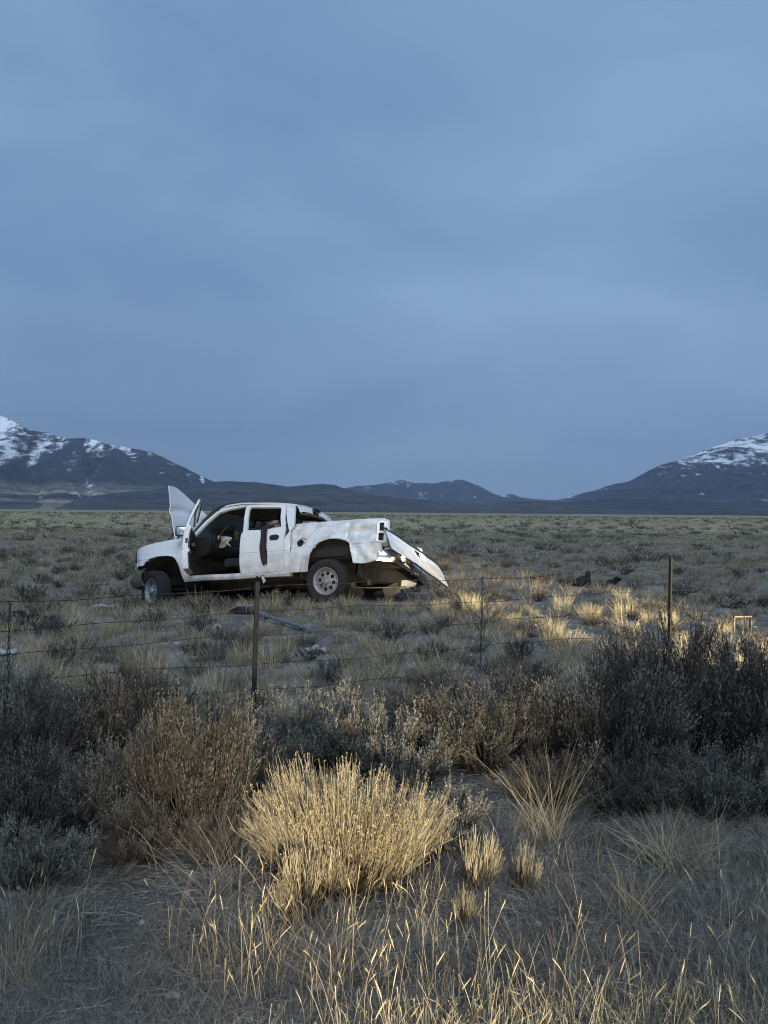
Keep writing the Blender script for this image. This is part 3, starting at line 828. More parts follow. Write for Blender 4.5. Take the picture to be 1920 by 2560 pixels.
for v in bm.verts: v.co.x += .567; v.co.z += 1.008
finish(bm, "fuel_filler", M_black, bs)
bm = bmesh.new(); pipe(bm, [(.50, .99, 1.04), (.475, 1.005, 1.01), (.46, 1.01, .99)], 0.012, 6); pipe(bm, [(.51 + .085 * math.cos(t), .992, 1.01 + .085 * math.sin(t)) for t in np.linspace(0.2, 2.6, 9)], 0.006, 5); finish(bm, "filler_hinge", M_metal, bs)
side_panel("bed_side", bedo, truck, M_scraped, side=-1, yfn=bed_y, th=0.03, step=0.08, matrix=BED)
bm = bmesh.new()
box(bm, (-.17, 0, .73), (1.76, 1.62, .04)); box(bm, (.70, 0, 1.02), (.05, 1.78, .64))
for s_ in (1, -1): box(bm, (-.17, s_ * .84, 1.06), (1.74, .04, .62)); box(bm, (-.04, s_ * .70, .86), (.95, .28, .24))
finish(bm, "bed_box", M_dark, truck, matrix=BED, bevel=0.01)
for s_ in (1, -1):
    bm = bmesh.new(); pipe(bm, [(.72, s_ * .885, 1.385), (.2, s_ * .89, 1.385), (-.7, s_ * .89, 1.375), (-1.05, s_ * .885, 1.36)], 0.03, 6)
    finish(bm, "bed_rail", M_scraped, truck, matrix=BED)
# empty tail-lamp sockets
def housing(side):
    bm = panel2d([(-1.10, .90), (-.935, .94), (-.932, 1.25), (-.955, 1.31), (-1.0, 1.335), (-1.10, 1.335)], [[(-1.052, 1.14), (-.975, 1.14), (-.975, 1.29), (-1.052, 1.29)], [(-1.052, .955), (-.965, .965), (-.965, 1.10), (-1.052, 1.10)]], 0.3)
    for v in bm.verts: v.co.y = side * (.985 + (v.co.x + .93) * 0.42 - 0.02)
    bmesh.ops.solidify(bm, geom=bm.faces[:], thickness=0.02)
    h = finish(bm, "taillight_housing", M_paint, truck, matrix=BED)
    bm = bmesh.new(); box(bm, (-1.0, side * .875, 1.12), (.16, .06, .40)); finish(bm, "socket_cavity", M_black, h, bevel=0.01)
    bm = bmesh.new(); box(bm, (-1.10, side * .875, 1.12), (.03, .11, .46)); finish(bm, "rear_post", M_paint, h, bevel=0.008)
    if side > 0:
        bm = bmesh.new(); pipe(bm, [(-1.0, .96, 1.14), (-1.04, 1.0, 1.15), (-1.10, .97, 1.17), (-1.14, .9, 1.14), (-1.15, .86, 1.0)], 0.007, 5); finish(bm, "loose_wire", M_black, h)
        bm = bmesh.new(); box(bm, (-1.10, .91, .885), (.10, .10, .075), Matrix.Rotation(.3, 3, 'Z')); finish(bm, "corner_bracket", M_bag, h, bevel=0.01)
housing(1); housing(-1)
# rear bumper, step type
def rb(u, v):
    y = .95 - 1.90 * u; k = abs(2 * u - 1)
    x = -1.17 - .10 * (1 - k ** 4) - .05 * math.sin(v * math.pi) - (0.03 if .36 < u < .64 else 0)
    z = .78 - .21 * v + .03 * k ** 2
    if u < .07: x += (.07 - u) * 3.2
    if u > .93: x += (u - .93) * 3.2
    return (x, y, z)
rbo = rag_sheet(rb, 44, 9, "rear_bumper", M_chrome, truck, 0.015); rbo.matrix_local = BED
bm = bmesh.new(); box(bm, (-1.12, 0, .79), (.20, 1.7, .025)); finish(bm, "bumper_step", M_black, rbo, bevel=.006)
bm = bmesh.new(); box(bm, (-1.32, .38, .70), (.014, .30, .17)); finish(bm, "number_plate", plain("pale_plate", (.70, .62, .36), .4, .0), rbo, bevel=.003)
M_glow, lt_, lb_ = mkmat("warm_emissive", .3)  # warm emissive material of the two round knobs on the rear bumper
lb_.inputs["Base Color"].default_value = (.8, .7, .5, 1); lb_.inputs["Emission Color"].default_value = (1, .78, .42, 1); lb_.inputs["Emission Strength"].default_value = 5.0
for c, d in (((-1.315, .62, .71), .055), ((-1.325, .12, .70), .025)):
    bm = bmesh.new(); bmesh.ops.create_uvsphere(bm, u_segments=14, v_segments=8, radius=d, matrix=Matrix.Translation(c) @ Matrix.Diagonal((.6, 1, 1, 1))); finish(bm, "bumper_glow", M_glow, rbo)
bm = bmesh.new(); pipe(bm, [(-1.25, 0.02, .60), (-1.36, .02, .60), (-1.40, .02, .57)], .025, 8); finish(bm, "tow_hook", M_metal, rbo)
# tailgate torn from its right hinge, hanging askew
TL, TR = TI @ Vector((.04, 13.34, 1.285)), TI @ Vector((1.06, 14.30, .567))
BL, BR = TI @ Vector((.155, 12.88, .980)), TI @ Vector((1.18, 13.83, .262))
ux = (TR - TL); vy = (BL - TL); nn = ux.cross(vy).normalized()
if (TM.to_3x3() @ nn).y > 0: nn = -nn
def tg(u, v, d): return TL + ux * u + vy * v + nn * d
def tg_bm(out, holes, d0, d1, name, mat, parent, bend=0.022):
    bm = panel2d(out, holes, 0.08)
    for vtx in bm.verts:
        u, v = vtx.co.x, vtx.co.z
        vtx.co = tg(u, v, d0 + bend * math.sin(u * math.pi) + 0.012 * nz3(u, v, 4) + 0.018 * math.exp(-((u - .62 - .2 * v) / .03) ** 2))
    bmesh.ops.solidify(bm, geom=bm.faces[:], thickness=d1)
    return finish(bm, name, mat, parent)
tgo = tg_bm([(0, .03), (.0, .95), (.02, 1), (.98, 1), (1.0, .92), (.985, .10), (.93, 0), (.03, 0)], [[(.47, .10), (.60, .10), (.61, .20), (.585, .34), (.49, .34), (.465, .20)]], 0, .05, "tailgate", M_paint, truck)
def tg_part(name, us, v0, v1, d0, th, mat):
    bm = panel2d([(us[0], v0), (us[1], v0), (us[1], v1), (us[0], v1)], (), .1)
    for vtx in bm.verts: vtx.co = tg(vtx.co.x, vtx.co.z, d0 + .022 * math.sin(vtx.co.x * math.pi) + .012 * nz3(vtx.co.x, vtx.co.z, 4))
    bmesh.ops.solidify(bm, geom=bm.faces[:], thickness=th); return finish(bm, name, mat, tgo)
tg_part("top_cap", (-.01, .95), -.16, -.005, -.01, .06, M_black)
tg_part("handle", (.48, .60), .12, .32, -.035, .02, M_black)
tg_part("trim_strip", (.10, .34), .60, .64, .004, .008, M_greybump)
tg_part("lower_edge", (.0, .98), 1.005, 1.07, -.02, .05, M_black)
bm = bmesh.new(); pipe(bm, [tg(.06, .12, -.03), tg(.02, -.1, .02), TI @ Vector((-.02, 13.45, 1.36))], .008, 6); finish(bm, "support_cable", M_metal, tgo)
bm = bmesh.new(); pipe(bm, [tg(-.02, .90, -.03), tg(.03, .93, -.02)], .022, 8); finish(bm, "hinge_pin", M_metal, tgo)
tg_part("emblem", (.86, .95), .66, .69, .004, .006, M_greybump)

# -- running gear
def wheel(loc, rot, matrix=None):
    w = empty("wheel", (0, 0, 0), 0, truck)
    w.matrix_local = (matrix or Matrix()) @ Matrix.Translation(loc) @ rot.to_4x4()
    bm = bmesh.new()
    prof = [(.235, -.115), (.262, -.128), (.33, -.134), (.368, -.126), (.392, -.105), (.400, -.06), (.402, 0), (.400, .06), (.392, .105), (.368, .126), (.33, .134), (.262, .128), (.235, .115)]
    lathe(bm, prof, 56)
    for f in bm.faces:                      # tread blocks and sidewall scallops
        pass
    bm.faces.ensure_lookup_table()
    tread = [f for f in bm.faces if all(math.hypot(v.co.x, v.co.z) > .385 for v in f.verts)]
    sel = [f for i, f in enumerate(tread) if (int(round(math.atan2(f.calc_center_median().z, f.calc_center_median().x) / (2 * math.pi / 56) + .5)) % 2)]
    r = bmesh.ops.inset_individual(bm, faces=sel, thickness=.006, depth=-.010)
    finish(bm, "tyre", M_tyre, w, sharp=25)
    out = circle(0, 0, .205, 40)
    holes = [circle(.138 * math.cos(k * math.pi / 4 + .2), .138 * math.sin(k * math.pi / 4 + .2), .036, 14) for k in range(8)]
    bm = panel2d(out, holes, .5)
    bmesh.ops.subdivide_edges(bm, edges=[e_ for e_ in bm.edges if e_.calc_length() > .06], cuts=1)
    for v in bm.verts:
        rr = math.hypot(v.co.x, v.co.z); v.co.y = .060 + .035 * math.exp(-(rr / .10) ** 2) - .02 * max(0, (rr - .17) / .035)
    bmesh.ops.solidify(bm, geom=bm.faces[:], thickness=.018)
    lathe(bm, [(.196, .03), (.207, .055), (.213, .095), (.222, .108), (.238, .116), (.240, .124), (.246, .120), (.240, .105), (.225, -.10), (.2, -.11)], 48)
    finish(bm, "rim", M_alloy, w)
    bm = bmesh.new(); lathe(bm, [(.058, .07), (.056, .105), (.046, .122), (.02, .130), (.001, .131)], 20)
    for k in range(6):
        a = k * math.pi / 3; bmesh.ops.create_cone(bm, cap_ends=True, segments=6, radius1=.011, radius2=.009, depth=.03, matrix=Matrix.Translation((.078 * math.cos(a), .095, .078 * math.sin(a))) @ Matrix.Rotation(R_(90), 4, 'X'))
    finish(bm, "hub_cap", M_alloy, w)
    bm = bmesh.new(); lathe(bm, [(.001, -.02), (.16, -.02), (.16, .02), (.001, .02)], 24); finish(bm, "brake_disc", M_dark, w)
    return w
Rz = lambda d: Matrix.Rotation(R_(d), 3, 'Z')
Rx = lambda d: Matrix.Rotation(R_(d), 3, 'X')
wheel((.044, .86, .300), Rx(-6))
wheel((3.80, .86, .275), Rz(-24) @ Rx(-4))
wheel((.0, -.84, .66), Rx(8) @ Rz(180))
wheel((3.68, -.84, .60), Rz(-24) @ Rx(6) @ Rz(180))
bm = bmesh.new()
for s_ in (1, -1):
    box(bm, (2.2, s_ * .46, .50), (4.2, .09, .17)); box(bm, (-.55, s_ * .50, .58), (1.4, .09, .15))
    pipe(bm, [(.75, s_ * .56, .48), (.0, s_ * .56, .42), (-.75, s_ * .56, .52)], .035, 6)
for x in (.6, 1.8, 2.9): box(bm, (x, 0, .48), (.12, 1.0, .12))
finish(bm, "chassis_frame", M_dark, truck, bevel=.012)
bm = bmesh.new(); pipe(bm, [(.03, .80, .31), (.03, .25, .38), (.02, -.25, .50), (.0, -.78, .64)], [.045, .05, .05, .045], 10)
bmesh.ops.create_uvsphere(bm, u_segments=14, v_segments=10, radius=.17, matrix=Matrix.Translation((.0, .05, .43)))
finish(bm, "rear_axle", M_dark, truck)
bm = bmesh.new(); pipe(bm, [(.15, .02, .44), (1.6, .0, .50), (2.9, 0, .56)], .045, 8); finish(bm, "drive_shaft", M_dark, truck)
bm = bmesh.new(); box(bm, (1.9, -.42, .37), (2.6, .92, .20)); finish(bm, "underbody_shade_box", M_dark, truck, bevel=.04)  # added dark box, its colour standing for the deep shade under the cab
bm = bmesh.new(); box(bm, (1.35, .25, .50), (1.1, .34, .22)); finish(bm, "fuel_tank", M_dark, truck, bevel=.05)
bm = bmesh.new(); pipe(bm, [(2.9, -.3, .42), (1.6, -.3, .40), (.9, -.3, .42)], .035, 8); pipe(bm, [(1.6, -.3, .42), (.9, -.3, .42)], .10, 10); finish(bm, "exhaust", M_metal, truck)
bm = bmesh.new()
lathe(bm, [(.15, -.1), (.36, -.11), (.385, -.05), (.385, .05), (.36, .11), (.15, .1)], 28)
bmesh.ops.transform(bm, matrix=Matrix.Translation((-.65, 0, .50)) @ Matrix.Rotation(R_(90), 4, 'X'), verts=bm.verts)
finish(bm, "spare_tyre", M_tyre, truck, matrix=BED)
bm = bmesh.new()
box(bm, (-.30, .62, .24), (.16, .08, .09)); box(bm, (-.62, .55, .28), (.06, .06, .10)); box(bm, (-.95, .30, .14), (.30, .04, .20), Matrix.Rotation(.4, 3, 'Y')); pipe(bm, [(-.2, .6, .2), (-.7, .5, .18), (-1.2, .2, .2)], .016, 6)
finish(bm, "broken_suspension", M_greybump, truck, bevel=.008)
bm = bmesh.new(); pipe(bm, [(1.48, .94, .44), (1.40, .965, .40), (1.33, .96, .43)], .020, 6); box(bm, (1.33, .965, .42), (.05, .03, .06)); finish(bm, "step_bracket", M_black, truck)
rag_sheet(lambda u, v: (1.345 - .05 * u - .03 * v, .975 + .01 * math.sin(v * 6), .43 - .13 * v * (1 - .3 * u)), 4, 8, "torn_cloth", M_rag, truck)

# -- black webbing hanging out of the rear window
def strap(u, v):
    if v < .18:
        k = v / .18
        return (1.235 + .15 * u + .03 * math.sin(u * 5 + 2), .82 + .155 * k, 1.345 + .035 * math.sin(k * math.pi))
    k = (v - .18) / .82
    x0 = np.interp(k, [0, .15, .5, .8, 1], [1.245, 1.255, 1.245, 1.235, 1.238]); x1 = np.interp(k, [0, .15, .5, .8, 1], [1.395, 1.375, 1.390, 1.375, 1.322])
    z = 1.335 - k * (.68 + .02 * u)
    return (x0 + (x1 - x0) * u, body_y(min(z, 1.27)) + .022 + .012 * math.sin(u * 7 + k * 4) + .006 * math.sin(k * 15), z)
st = rag_sheet(strap, 9, 40, "black_strap", M_cloth, None, .010)
st.matrix_world = TM
tag(st, "wide black strap hanging out of the truck's rear window", "strap")
def bundle(u, v):
    a = 2 * math.pi * u; r = .045 * math.sin(math.pi * min(max(v, .02), .98)) ** .5 * (1 + .25 * math.sin(3 * a + v * 9))
    return (1.13 + .25 * v, .90 + r * math.cos(a), 1.375 + .7 * r * math.sin(a) + .012 * math.sin(v * 8))
b_ = rag_sheet(bundle, 14, 16, "crumpled_cloth", plain("dark_cloth", (.03, .032, .036), .95, var=.3, scale=30, bump=.6), None, .004)
b_.matrix_world = TM
tag(b_, "small dark bundle of cloth lying on the truck's rear window sill", "cloth")

# ------------------------------------------------------------------ fence
M_post = plain("weathered_steel_post", (.016, .015, .015), .85, .0, var=.4, scale=18)
M_wire = plain("rusted_wire", (.022, .020, .019), .85, .0, var=.3, scale=30)
PA, PB = Vector((-1.0, 5.93, 0)), Vector((3.38, 9.08, 0))
def fence_pt(t): return PA + (PB - PA) * t
FD = (PB - PA).normalized()
post_h = {-1: 1.05, 0: 1.053, 1: 1.085, 2: 1.08}
labels = {-1: "dark steel fence post beyond the left edge", 0: "dark steel fence post standing in front of the truck",
          1: "dark steel fence post rising behind the large bush on the right", 2: "dark steel fence post beyond the right edge"}
def fence_post(t, lean):
    p = fence_pt(t); zb = float(gz(p.x, p.y))
    root = empty("fence_post", (p.x, p.y, zb))
    root.rotation_euler = (R_(lean[0]), R_(lean[1]), math.atan2(FD.y, FD.x) + .2)
    h = post_h[t] - zb
    bm = bmesh.new(); box(bm, (0, -.014, h / 2 - .15), (.036, .006, h + .3)); box(bm, (0, .005, h / 2 - .15), (.006, .032, h + .3)); finish(bm, "shaft", M_post, root, bevel=.0012)
    bm = bmesh.new()
    for k in range(int(h / .054)): box(bm, (0, -.020, .06 + k * .054), (.014, .008, .012))
    finish(bm, "studs", M_post, root)["kind"] = "stuff"
    tag(root, labels[t], "fence post", "steel posts of the barbed wire fence")
fence_post(0, (0, 1.7)); fence_post(1, (0.5, -.3)); fence_post(-1, (0, .5)); fence_post(2, (0, -.4))
WZ = {-1: [1.0, .86, .72, .58, .44], -.32: [1.006, .834, .673, .498, .33], 0: [1.007, .814, .628, .414, .224], .44: [.976, .763, .562, .325, .10], 1: [.965, .70, .47, .22, .05], 2: [.99, .74, .50, .25, .08]}
ts = sorted(WZ)
wl = ["topmost barbed wire strand of the fence", "second barbed wire strand from the top of the fence", "middle barbed wire strand of the fence", "second barbed wire strand from the bottom of the fence", "lowest barbed wire strand of the fence near the ground"]
for k in range(5):
    rng = np.random.default_rng(k)
    tt = np.linspace(-1, 2, 240)
    c = np.array([fence_pt(t) for t in tt]); c[:, 2] = np.interp(tt, ts, [WZ[t][k] for t in ts]) + .012 * np.sin(tt * 9 + k) + .006 * np.sin(tt * 31 + k * 2)
    g = Geo()
    off = np.zeros_like(c); off[:, 2] = .0024
    tw = np.arange(240) * 1.3
    perp = np.array([-FD.y, FD.x, 0])
    for sgn in (1, -1):
        cc = c + sgn * .0014 * (np.cos(tw)[:, None] * perp + np.sin(tw)[:, None] * np.array([0, 0, 1]))
        g.tube(cc[None], np.full((1, 240), .0014), np.array([.5]), 4)
    L = (PB - PA).length * 3; nb_ = int(L / .13)
    tb = (np.arange(nb_) + rng.random(nb_) * .2) / nb_ * 3 - 1
    cb = np.array([fence_pt(t) for t in tb]); cb[:, 2] = np.interp(tb, tt, c[:, 2])
    for q in range(2):
        d = norm(rng.normal(size=(nb_, 3))) * .016
        g.tube(np.stack([cb - d, cb + d], 1), np.full((nb_, 2), .0010), np.full(nb_, .5), 3)
    o = link("barbed_wire", g.mesh("barbed_wire", M_wire))
    tag(o, wl[k], "barbed wire", "strands of the barbed wire fence")
for t, lab, z0, z1 in ((-.32, "thin wire stay tying the fence strands near the left edge", .30, 1.01), (.44, "thin wire stay tying the fence strands between the two posts", .08, .99)):
    p = fence_pt(t); n = 60; zz = np.linspace(z0, z1, n)
    g = Geo()
    for ph in (0, math.pi):
        cc = np.stack([p.x + .006 * np.cos(zz * 60 + ph) + .02 * (zz - z0), p.y + .006 * np.sin(zz * 60 + ph), zz], -1)
        g.tube(cc[None], np.full((1, n), .003), np.array([.5]), 4)
    tag(link("wire_stay", g.mesh("wire_stay", M_wire)), lab, "wire stay", "wire stays of the fence")

# ------------------------------------------------------------------ debris strewn round the wreck
def gl(x, y): return float(gz(x, y))
M_trim = plain("grey_trim", (.10, .11, .12), .5, .1, var=.3, scale=9)
M_white = plain("white_scrap", (.27, .28, .29), .6, var=.2, scale=14)
M_blackcloth = plain("black_cloth_heap", (.0035, .0035, .004), .95, var=.4, scale=18, bump=.5)
M_board = plain("pale_board", (.20, .17, .12), .85, var=.3, scale=16)
def strip_piece():
    a, b = Vector((-1.87, 11.30, gl(-1.87, 11.3) + .12)), Vector((-.90, 9.98, gl(-.9, 9.98) + .03))
    root = empty("trim_strip", (a + b) / 2)
    d = (b - a); side = Vector((d.y, -d.x, 0)).normalized()
    bm = bmesh.new(); rows = []
    for k in range(14):
        t = k / 13 - .5; c = d * t; w = .034 * (1 - .35 * (t + .5))
        rows.append([bm.verts.new(c + side * q * w + Vector((0, 0, h + .01 * math.sin(t * 6)))) for q, h in ((1, -.022), (1, .0), (.3, .016), (-1, .018))])
    for k in range(13):
        for j in range(3): bm.faces.new((rows[k][j], rows[k][j + 1], rows[k + 1][j + 1], rows[k + 1][j]))
    bmesh.ops.solidify(bm, geom=bm.faces[:], thickness=.012)
    finish(bm, "strip", M_trim, root)
    bm = bmesh.new()
    for k in range(3): box(bm, d * (-.3 + .3 * k) + Vector((0, 0, -.03)), (.05, .05, .06))
    finish(bm, "clip", M_black, root)
    tag(root, "long grey strip of torn trim lying behind the fence post", "trim strip")
strip_piece()
def scrap(name, label, x, y, w, h, mat, seed, cat, zoff=.03, rough=.3):
    rng = np.random.default_rng(seed)
    z = gl(x, y) + zoff
    n, m_ = 12, 9
    ang = rng.random() * 6.28; fr = rng.random(6) * 3 + 1.5
    P = np.zeros((m_, n, 3))
    for i in range(m_):
        for j in range(n):
            u = j / (n - 1) - .5; v = i / (m_ - 1) - .5
            ed = 1 - .25 * math.sin(u * 9 + fr[0]) * abs(v) * 2
            zz = h * (.5 + .5 * math.sin(u * fr[1] * 2 + fr[2])) * math.cos(v * 2.2) + h * rough * math.sin(u * fr[3] * 4 + v * fr[4] * 4)
            P[i, j] = (u * w * math.cos(ang * .1) * ed, v * w * .55, zz)
    me = grid_mesh(name, P, mat); bm = bmesh.new(); bm.from_mesh(me); bpy.data.meshes.remove(me)
    bmesh.ops.solidify(bm, geom=bm.faces[:], thickness=.012)
    o = finish(bm, name, mat, None, sharp=50); o.location = (x, y, z); o.rotation_euler = (0, 0, ang * .15)
    return tag(o, label, cat)
scrap("white_scrap", "white crumpled scrap at the left edge of the grass", -4.08, 8.35, .22, .06, M_white, 1, "scrap", .05)
scrap("white_scrap", "small white scrap lying right of the front fence post", -.74, 8.58, .20, .05, M_white, 2, "scrap", .05)
scrap("white_scrap", "flat white scrap left of the truck's front wheel", -4.55, 12.6, .34, .03, M_white, 3, "scrap", .06)
scrap("plastic_bag", "pale crumpled plastic scrap left of the front fence post", -2.22, 10.1, .22, .06, plain("pale_plastic", (.24, .245, .25), .6, var=.3, scale=20), 4, "plastic scrap", .05)
def heap(name, label, x, y, blobs, seed, cat):
    rng = np.random.default_rng(seed)
    bm = bmesh.new()
    for bx_, by_, bz_, sx, sy, sz in blobs:
        r = bmesh.ops.create_icosphere(bm, subdivisions=3, radius=1, matrix=Matrix.Translation((bx_, by_, bz_)) @ Matrix.Diagonal((sx, sy, sz, 1)))
    for v in bm.verts:
        v.co += Vector((1, .6, 1)) * .035 * mnoise.noise(v.co * 9 + Vector((seed, 0, 0))) + Vector((0, 0, .02 * mnoise.noise(v.co * 25)))
    o = finish(bm, name, M_blackcloth, None, sharp=70); o.location = (x, y, gl(x, y)); return tag(o, label, cat)
heap("black_garment", "black heap of cloth with a peak, right of the truck", 4.45, 17.2, [(-.24, 0, .07, .30, .14, .07), (.02, 0, .13, .18, .13, .11), (.12, 0, .24, .07, .07, .11), (-.40, .02, .03, .18, .09, .04)], 1, "cloth heap")
heap("black_garment", "small black scrap beside the peaked heap of cloth", 5.22, 17.5, [(0, 0, .09, .13, .09, .05), (.10, 0, .15, .09, .06, .045), (.03, .02, .04, .04, .05, .05)], 5, "cloth heap")
heap("black_rubble", "dark torn heap of wreckage at the left edge of the field", -4.72, 10.1, [(-.12, 0, .12, .20, .14, .10), (.10, 0, .10, .16, .12, .09), (.34, .02, .08, .15, .11, .08), (-.30, 0, .14, .09, .06, .05)], 9, "wreckage")
def ring_piece():
    x, y = -2.13, 11.7; z = gl(x, y)
    root = empty("trim_ring", (x, y, z))
    bm = bmesh.new()
    pipe(bm, [(-.24, 0, .0), (-.20, 0, .08), (-.10, .02, .125), (.06, .02, .14), (.22, .03, .135), (.26, .04, .05), (.25, .04, .0)], .016, 7)
    finish(bm, "rim", M_trim, root)
    bm = bmesh.new(); box(bm, (-.02, .04, .055), (.40, .02, .11)); finish(bm, "backing", M_black, root, bevel=.02)
    bm = bmesh.new(); pipe(bm, [(.04, .01, .13), (.05, .0, .02)], .010, 6); finish(bm, "rib", M_trim, root)
    tag(root, "black broken trim piece with pale rim behind the fence post", "trim piece")
ring_piece()
def board():
    x, y = 5.02, 10.75; z = gl(x, y)
    root = empty("broken_crate", (x, y, z), .15)
    for c, s in (((0, 0, .205), (.26, .05, .018)), ((.125, 0, .09), (.016, .05, .21)), ((-.12, .01, .10), (.014, .04, .18))):
        bm = bmesh.new(); box(bm, c, s); finish(bm, "plank", M_board, root, bevel=.004)
    tag(root, "small pale broken crate standing at the right edge", "crate")
board()

# ------------------------------------------------------------------ vegetation
UP = np.array([0, 0, 1.0])
M_sage = plant_mat("sage_leaf", [(.045, .043, .037), (.125, .122, .103), (.29, .285, .245)], 0.22)
M_sage_dark = plant_mat("dark_sage_leaf", [(.028, .025, .021), (.082, .074, .060), (.26, .238, .195)], 0.22)
M_sage_olive = plant_mat("olive_sage_leaf", [(.032, .028, .023), (.085, .076, .060), (.215, .196, .158)], .2)
M_wood = plant_mat("sage_wood", [(.020, .017, .015), (.045, .038, .033), (.085, .075, .066)], 0.15)
M_straw = plant_mat("dry_straw", [(.17, .14, .085), (.33, .28, .175), (.52, .46, .31)], 0.18)
M_straw_pale = plant_mat("pale_straw", [(.30, .25, .14), (.46, .40, .24), (.60, .54, .36)], .1)
M_grass = plant_mat("grey_bunchgrass", [(.078, .066, .045), (.255, .217, .146), (.54, .47, .335)], 0.3)
M_grass_dark = plant_mat("dead_bunchgrass", [(.030, .026, .021), (.085, .073, .056), (.22, .19, .145)], 0.3)
M_short = plant_mat("short_dry_grass", [(.135, .116, .082), (.33, .29, .208), (.55, .49, .365)], 0.1)
M_stalk = plant_mat("grass_stalk", [(.12, .10, .070), (.25, .215, .150), (.45, .395, .28)], .1)
M_rabbit = plant_mat("rabbitbrush_stem", [(.12, .098, .066), (.32, .27, .175), (.60, .53, .36)], 0.08)
M_rabbit_wood_shade = plant_mat("rabbitbrush_wood_shade", [(.045, .036, .028), (.105, .083, .058), (.20, .16, .11)], 0.08)
M_seed = plant_mat("dry_seed_head", [(.36, .28, .14), (.50, .41, .23), (.62, .53, .34)], .08)
M_litter = plant_mat("straw_litter", [(.070, .066, .058), (.165, .155, .135), (.33, .312, .275)], 0.1)

def sage_meshes(seed, R, H, nb=46, ntw=900, leaves=9, stalks=60, twig=.20, leaf=.020, matl=M_sage, upright=1.0):
    rng = np.random.default_rng(seed)
    az = rng.random(nb) * 2 * np.pi; q = np.sqrt(rng.random(nb))
    lob = 1 + .22 * np.sin(az * 2 + rng.random() * 6) + .16 * np.sin(az * 5 + rng.random() * 6)
    end = np.stack([np.cos(az) * q * R * .88 * lob, np.sin(az) * q * R * .88 * lob, H * (.74 - .36 * q ** 2) * (1 + .16 * rng.normal(size=nb))], -1)
    base = np.stack([rng.normal(size=nb) * .04, rng.normal(size=nb) * .04, np.full(nb, -.02)], -1)
    t = np.linspace(0, 1, 6)
    low = end * np.array([.62, .62, .16])
    C = base[:, None] * (1 - t)[None, :, None] ** 2 + 2 * low[:, None] * (t * (1 - t))[None, :, None] + end[:, None] * t[None, :, None] ** 2
    C[:, 1:-1] += rng.normal(size=(nb, 4, 3)) * .012
    gw = Geo(); gw.tube(C, np.broadcast_to(.011 * (1 - .75 * t), (nb, 6)) * rng.uniform(.6, 1.3, (nb, 1)), rng.random(nb), 4)
    # sprays of twigs: most sit at the branch ends, the rest along the upper half
    ns = nb * 3
    b = np.concatenate([np.arange(nb), rng.integers(0, nb, ns - nb)]); sv = np.concatenate([np.ones(nb) * .97, rng.uniform(.55, .95, ns - nb)])
    k = np.minimum((sv * 5).astype(int), 4); fr = sv * 5 - k
    SP = C[b, k] * (1 - fr)[:, None] + C[b, k + 1] * fr[:, None] + rng.normal(size=(ns, 3)) * np.array([.035, .035, .02]) * R / .4
    SP[:, 2] = np.maximum(SP[:, 2], .04)
    SD = norm(UP * upright + SP * np.array([1, 1, 0]) / R * .75 + rng.normal(size=(ns, 3)) * .16)
    stone = rng.random(ns)
    si = rng.integers(0, ns, ntw)
    P = SP[si] + rng.normal(size=(ntw, 3)) * .014 * R / .4
    D = norm(SD[si] + rng.normal(size=(ntw, 3)) * .17)
    L = twig * rng.uniform(.5, 1.1, ntw) * (H / .6) ** .5 * (.75 + .5 * stone[si])
    bend = UP * .12 + rng.normal(size=(ntw, 3)) * .12
    gw.ribbon(P, D, L, .0019, bend, rng, 2, .35)
    gf = Geo()
    n = ntw * leaves; ti = np.repeat(np.arange(ntw), leaves); u = rng.uniform(.05, 1.04, n)
    PL = P[ti] + D[ti] * (L[ti] * u)[:, None] + bend[ti] * (L[ti] * u ** 2)[:, None]
    DL = norm(D[ti] * .9 + rng.normal(size=(n, 3)) * .42 + UP * .3)
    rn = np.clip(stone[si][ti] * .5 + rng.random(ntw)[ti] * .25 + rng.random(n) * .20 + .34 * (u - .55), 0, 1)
    gf.ribbon(PL, DL, leaf * rng.uniform(.5, 1.2, n), leaf * .40, rng.normal(size=(n, 3)) * .1, rng, 1, .55, rnd=rn)
    if stalks:
        i = rng.integers(0, ntw, stalks); PS = P[i] + D[i] * L[i][:, None] * .7
        DS = norm(UP + rng.normal(size=(stalks, 3)) * .14); LS = rng.uniform(.06, .17, stalks)
        gf.ribbon(PS, DS, LS, .0025, rng.normal(size=(stalks, 3)) * .06, rng, 2, .6, rnd=rng.uniform(.4, 1, stalks))
        m = stalks * 8; j = np.repeat(np.arange(stalks), 8); uu = rng.uniform(.35, 1, m)
        gf.ribbon(PS[j] + DS[j] * (LS[j] * uu)[:, None], norm(DS[j] + rng.normal(size=(m, 3)) * .45), .016, .005, rng.normal(size=(m, 3)) * .05, rng, 1, .5, rnd=rng.uniform(.5, 1, m))
    return gw.mesh("branches", M_wood), gf.mesh("foliage", matl)

def place_bush(parts, name, label, cat, x, y, sc=1.0, rz=0.0, zs=1.0, group=None):
    r = empty(name, (x, y, gl(x, y)), rz); r.scale = (sc, sc, sc * zs)
    for nm, me in parts: link(nm, me, r)['kind'] = 'stuff'
    return tag(r, label, cat, group)

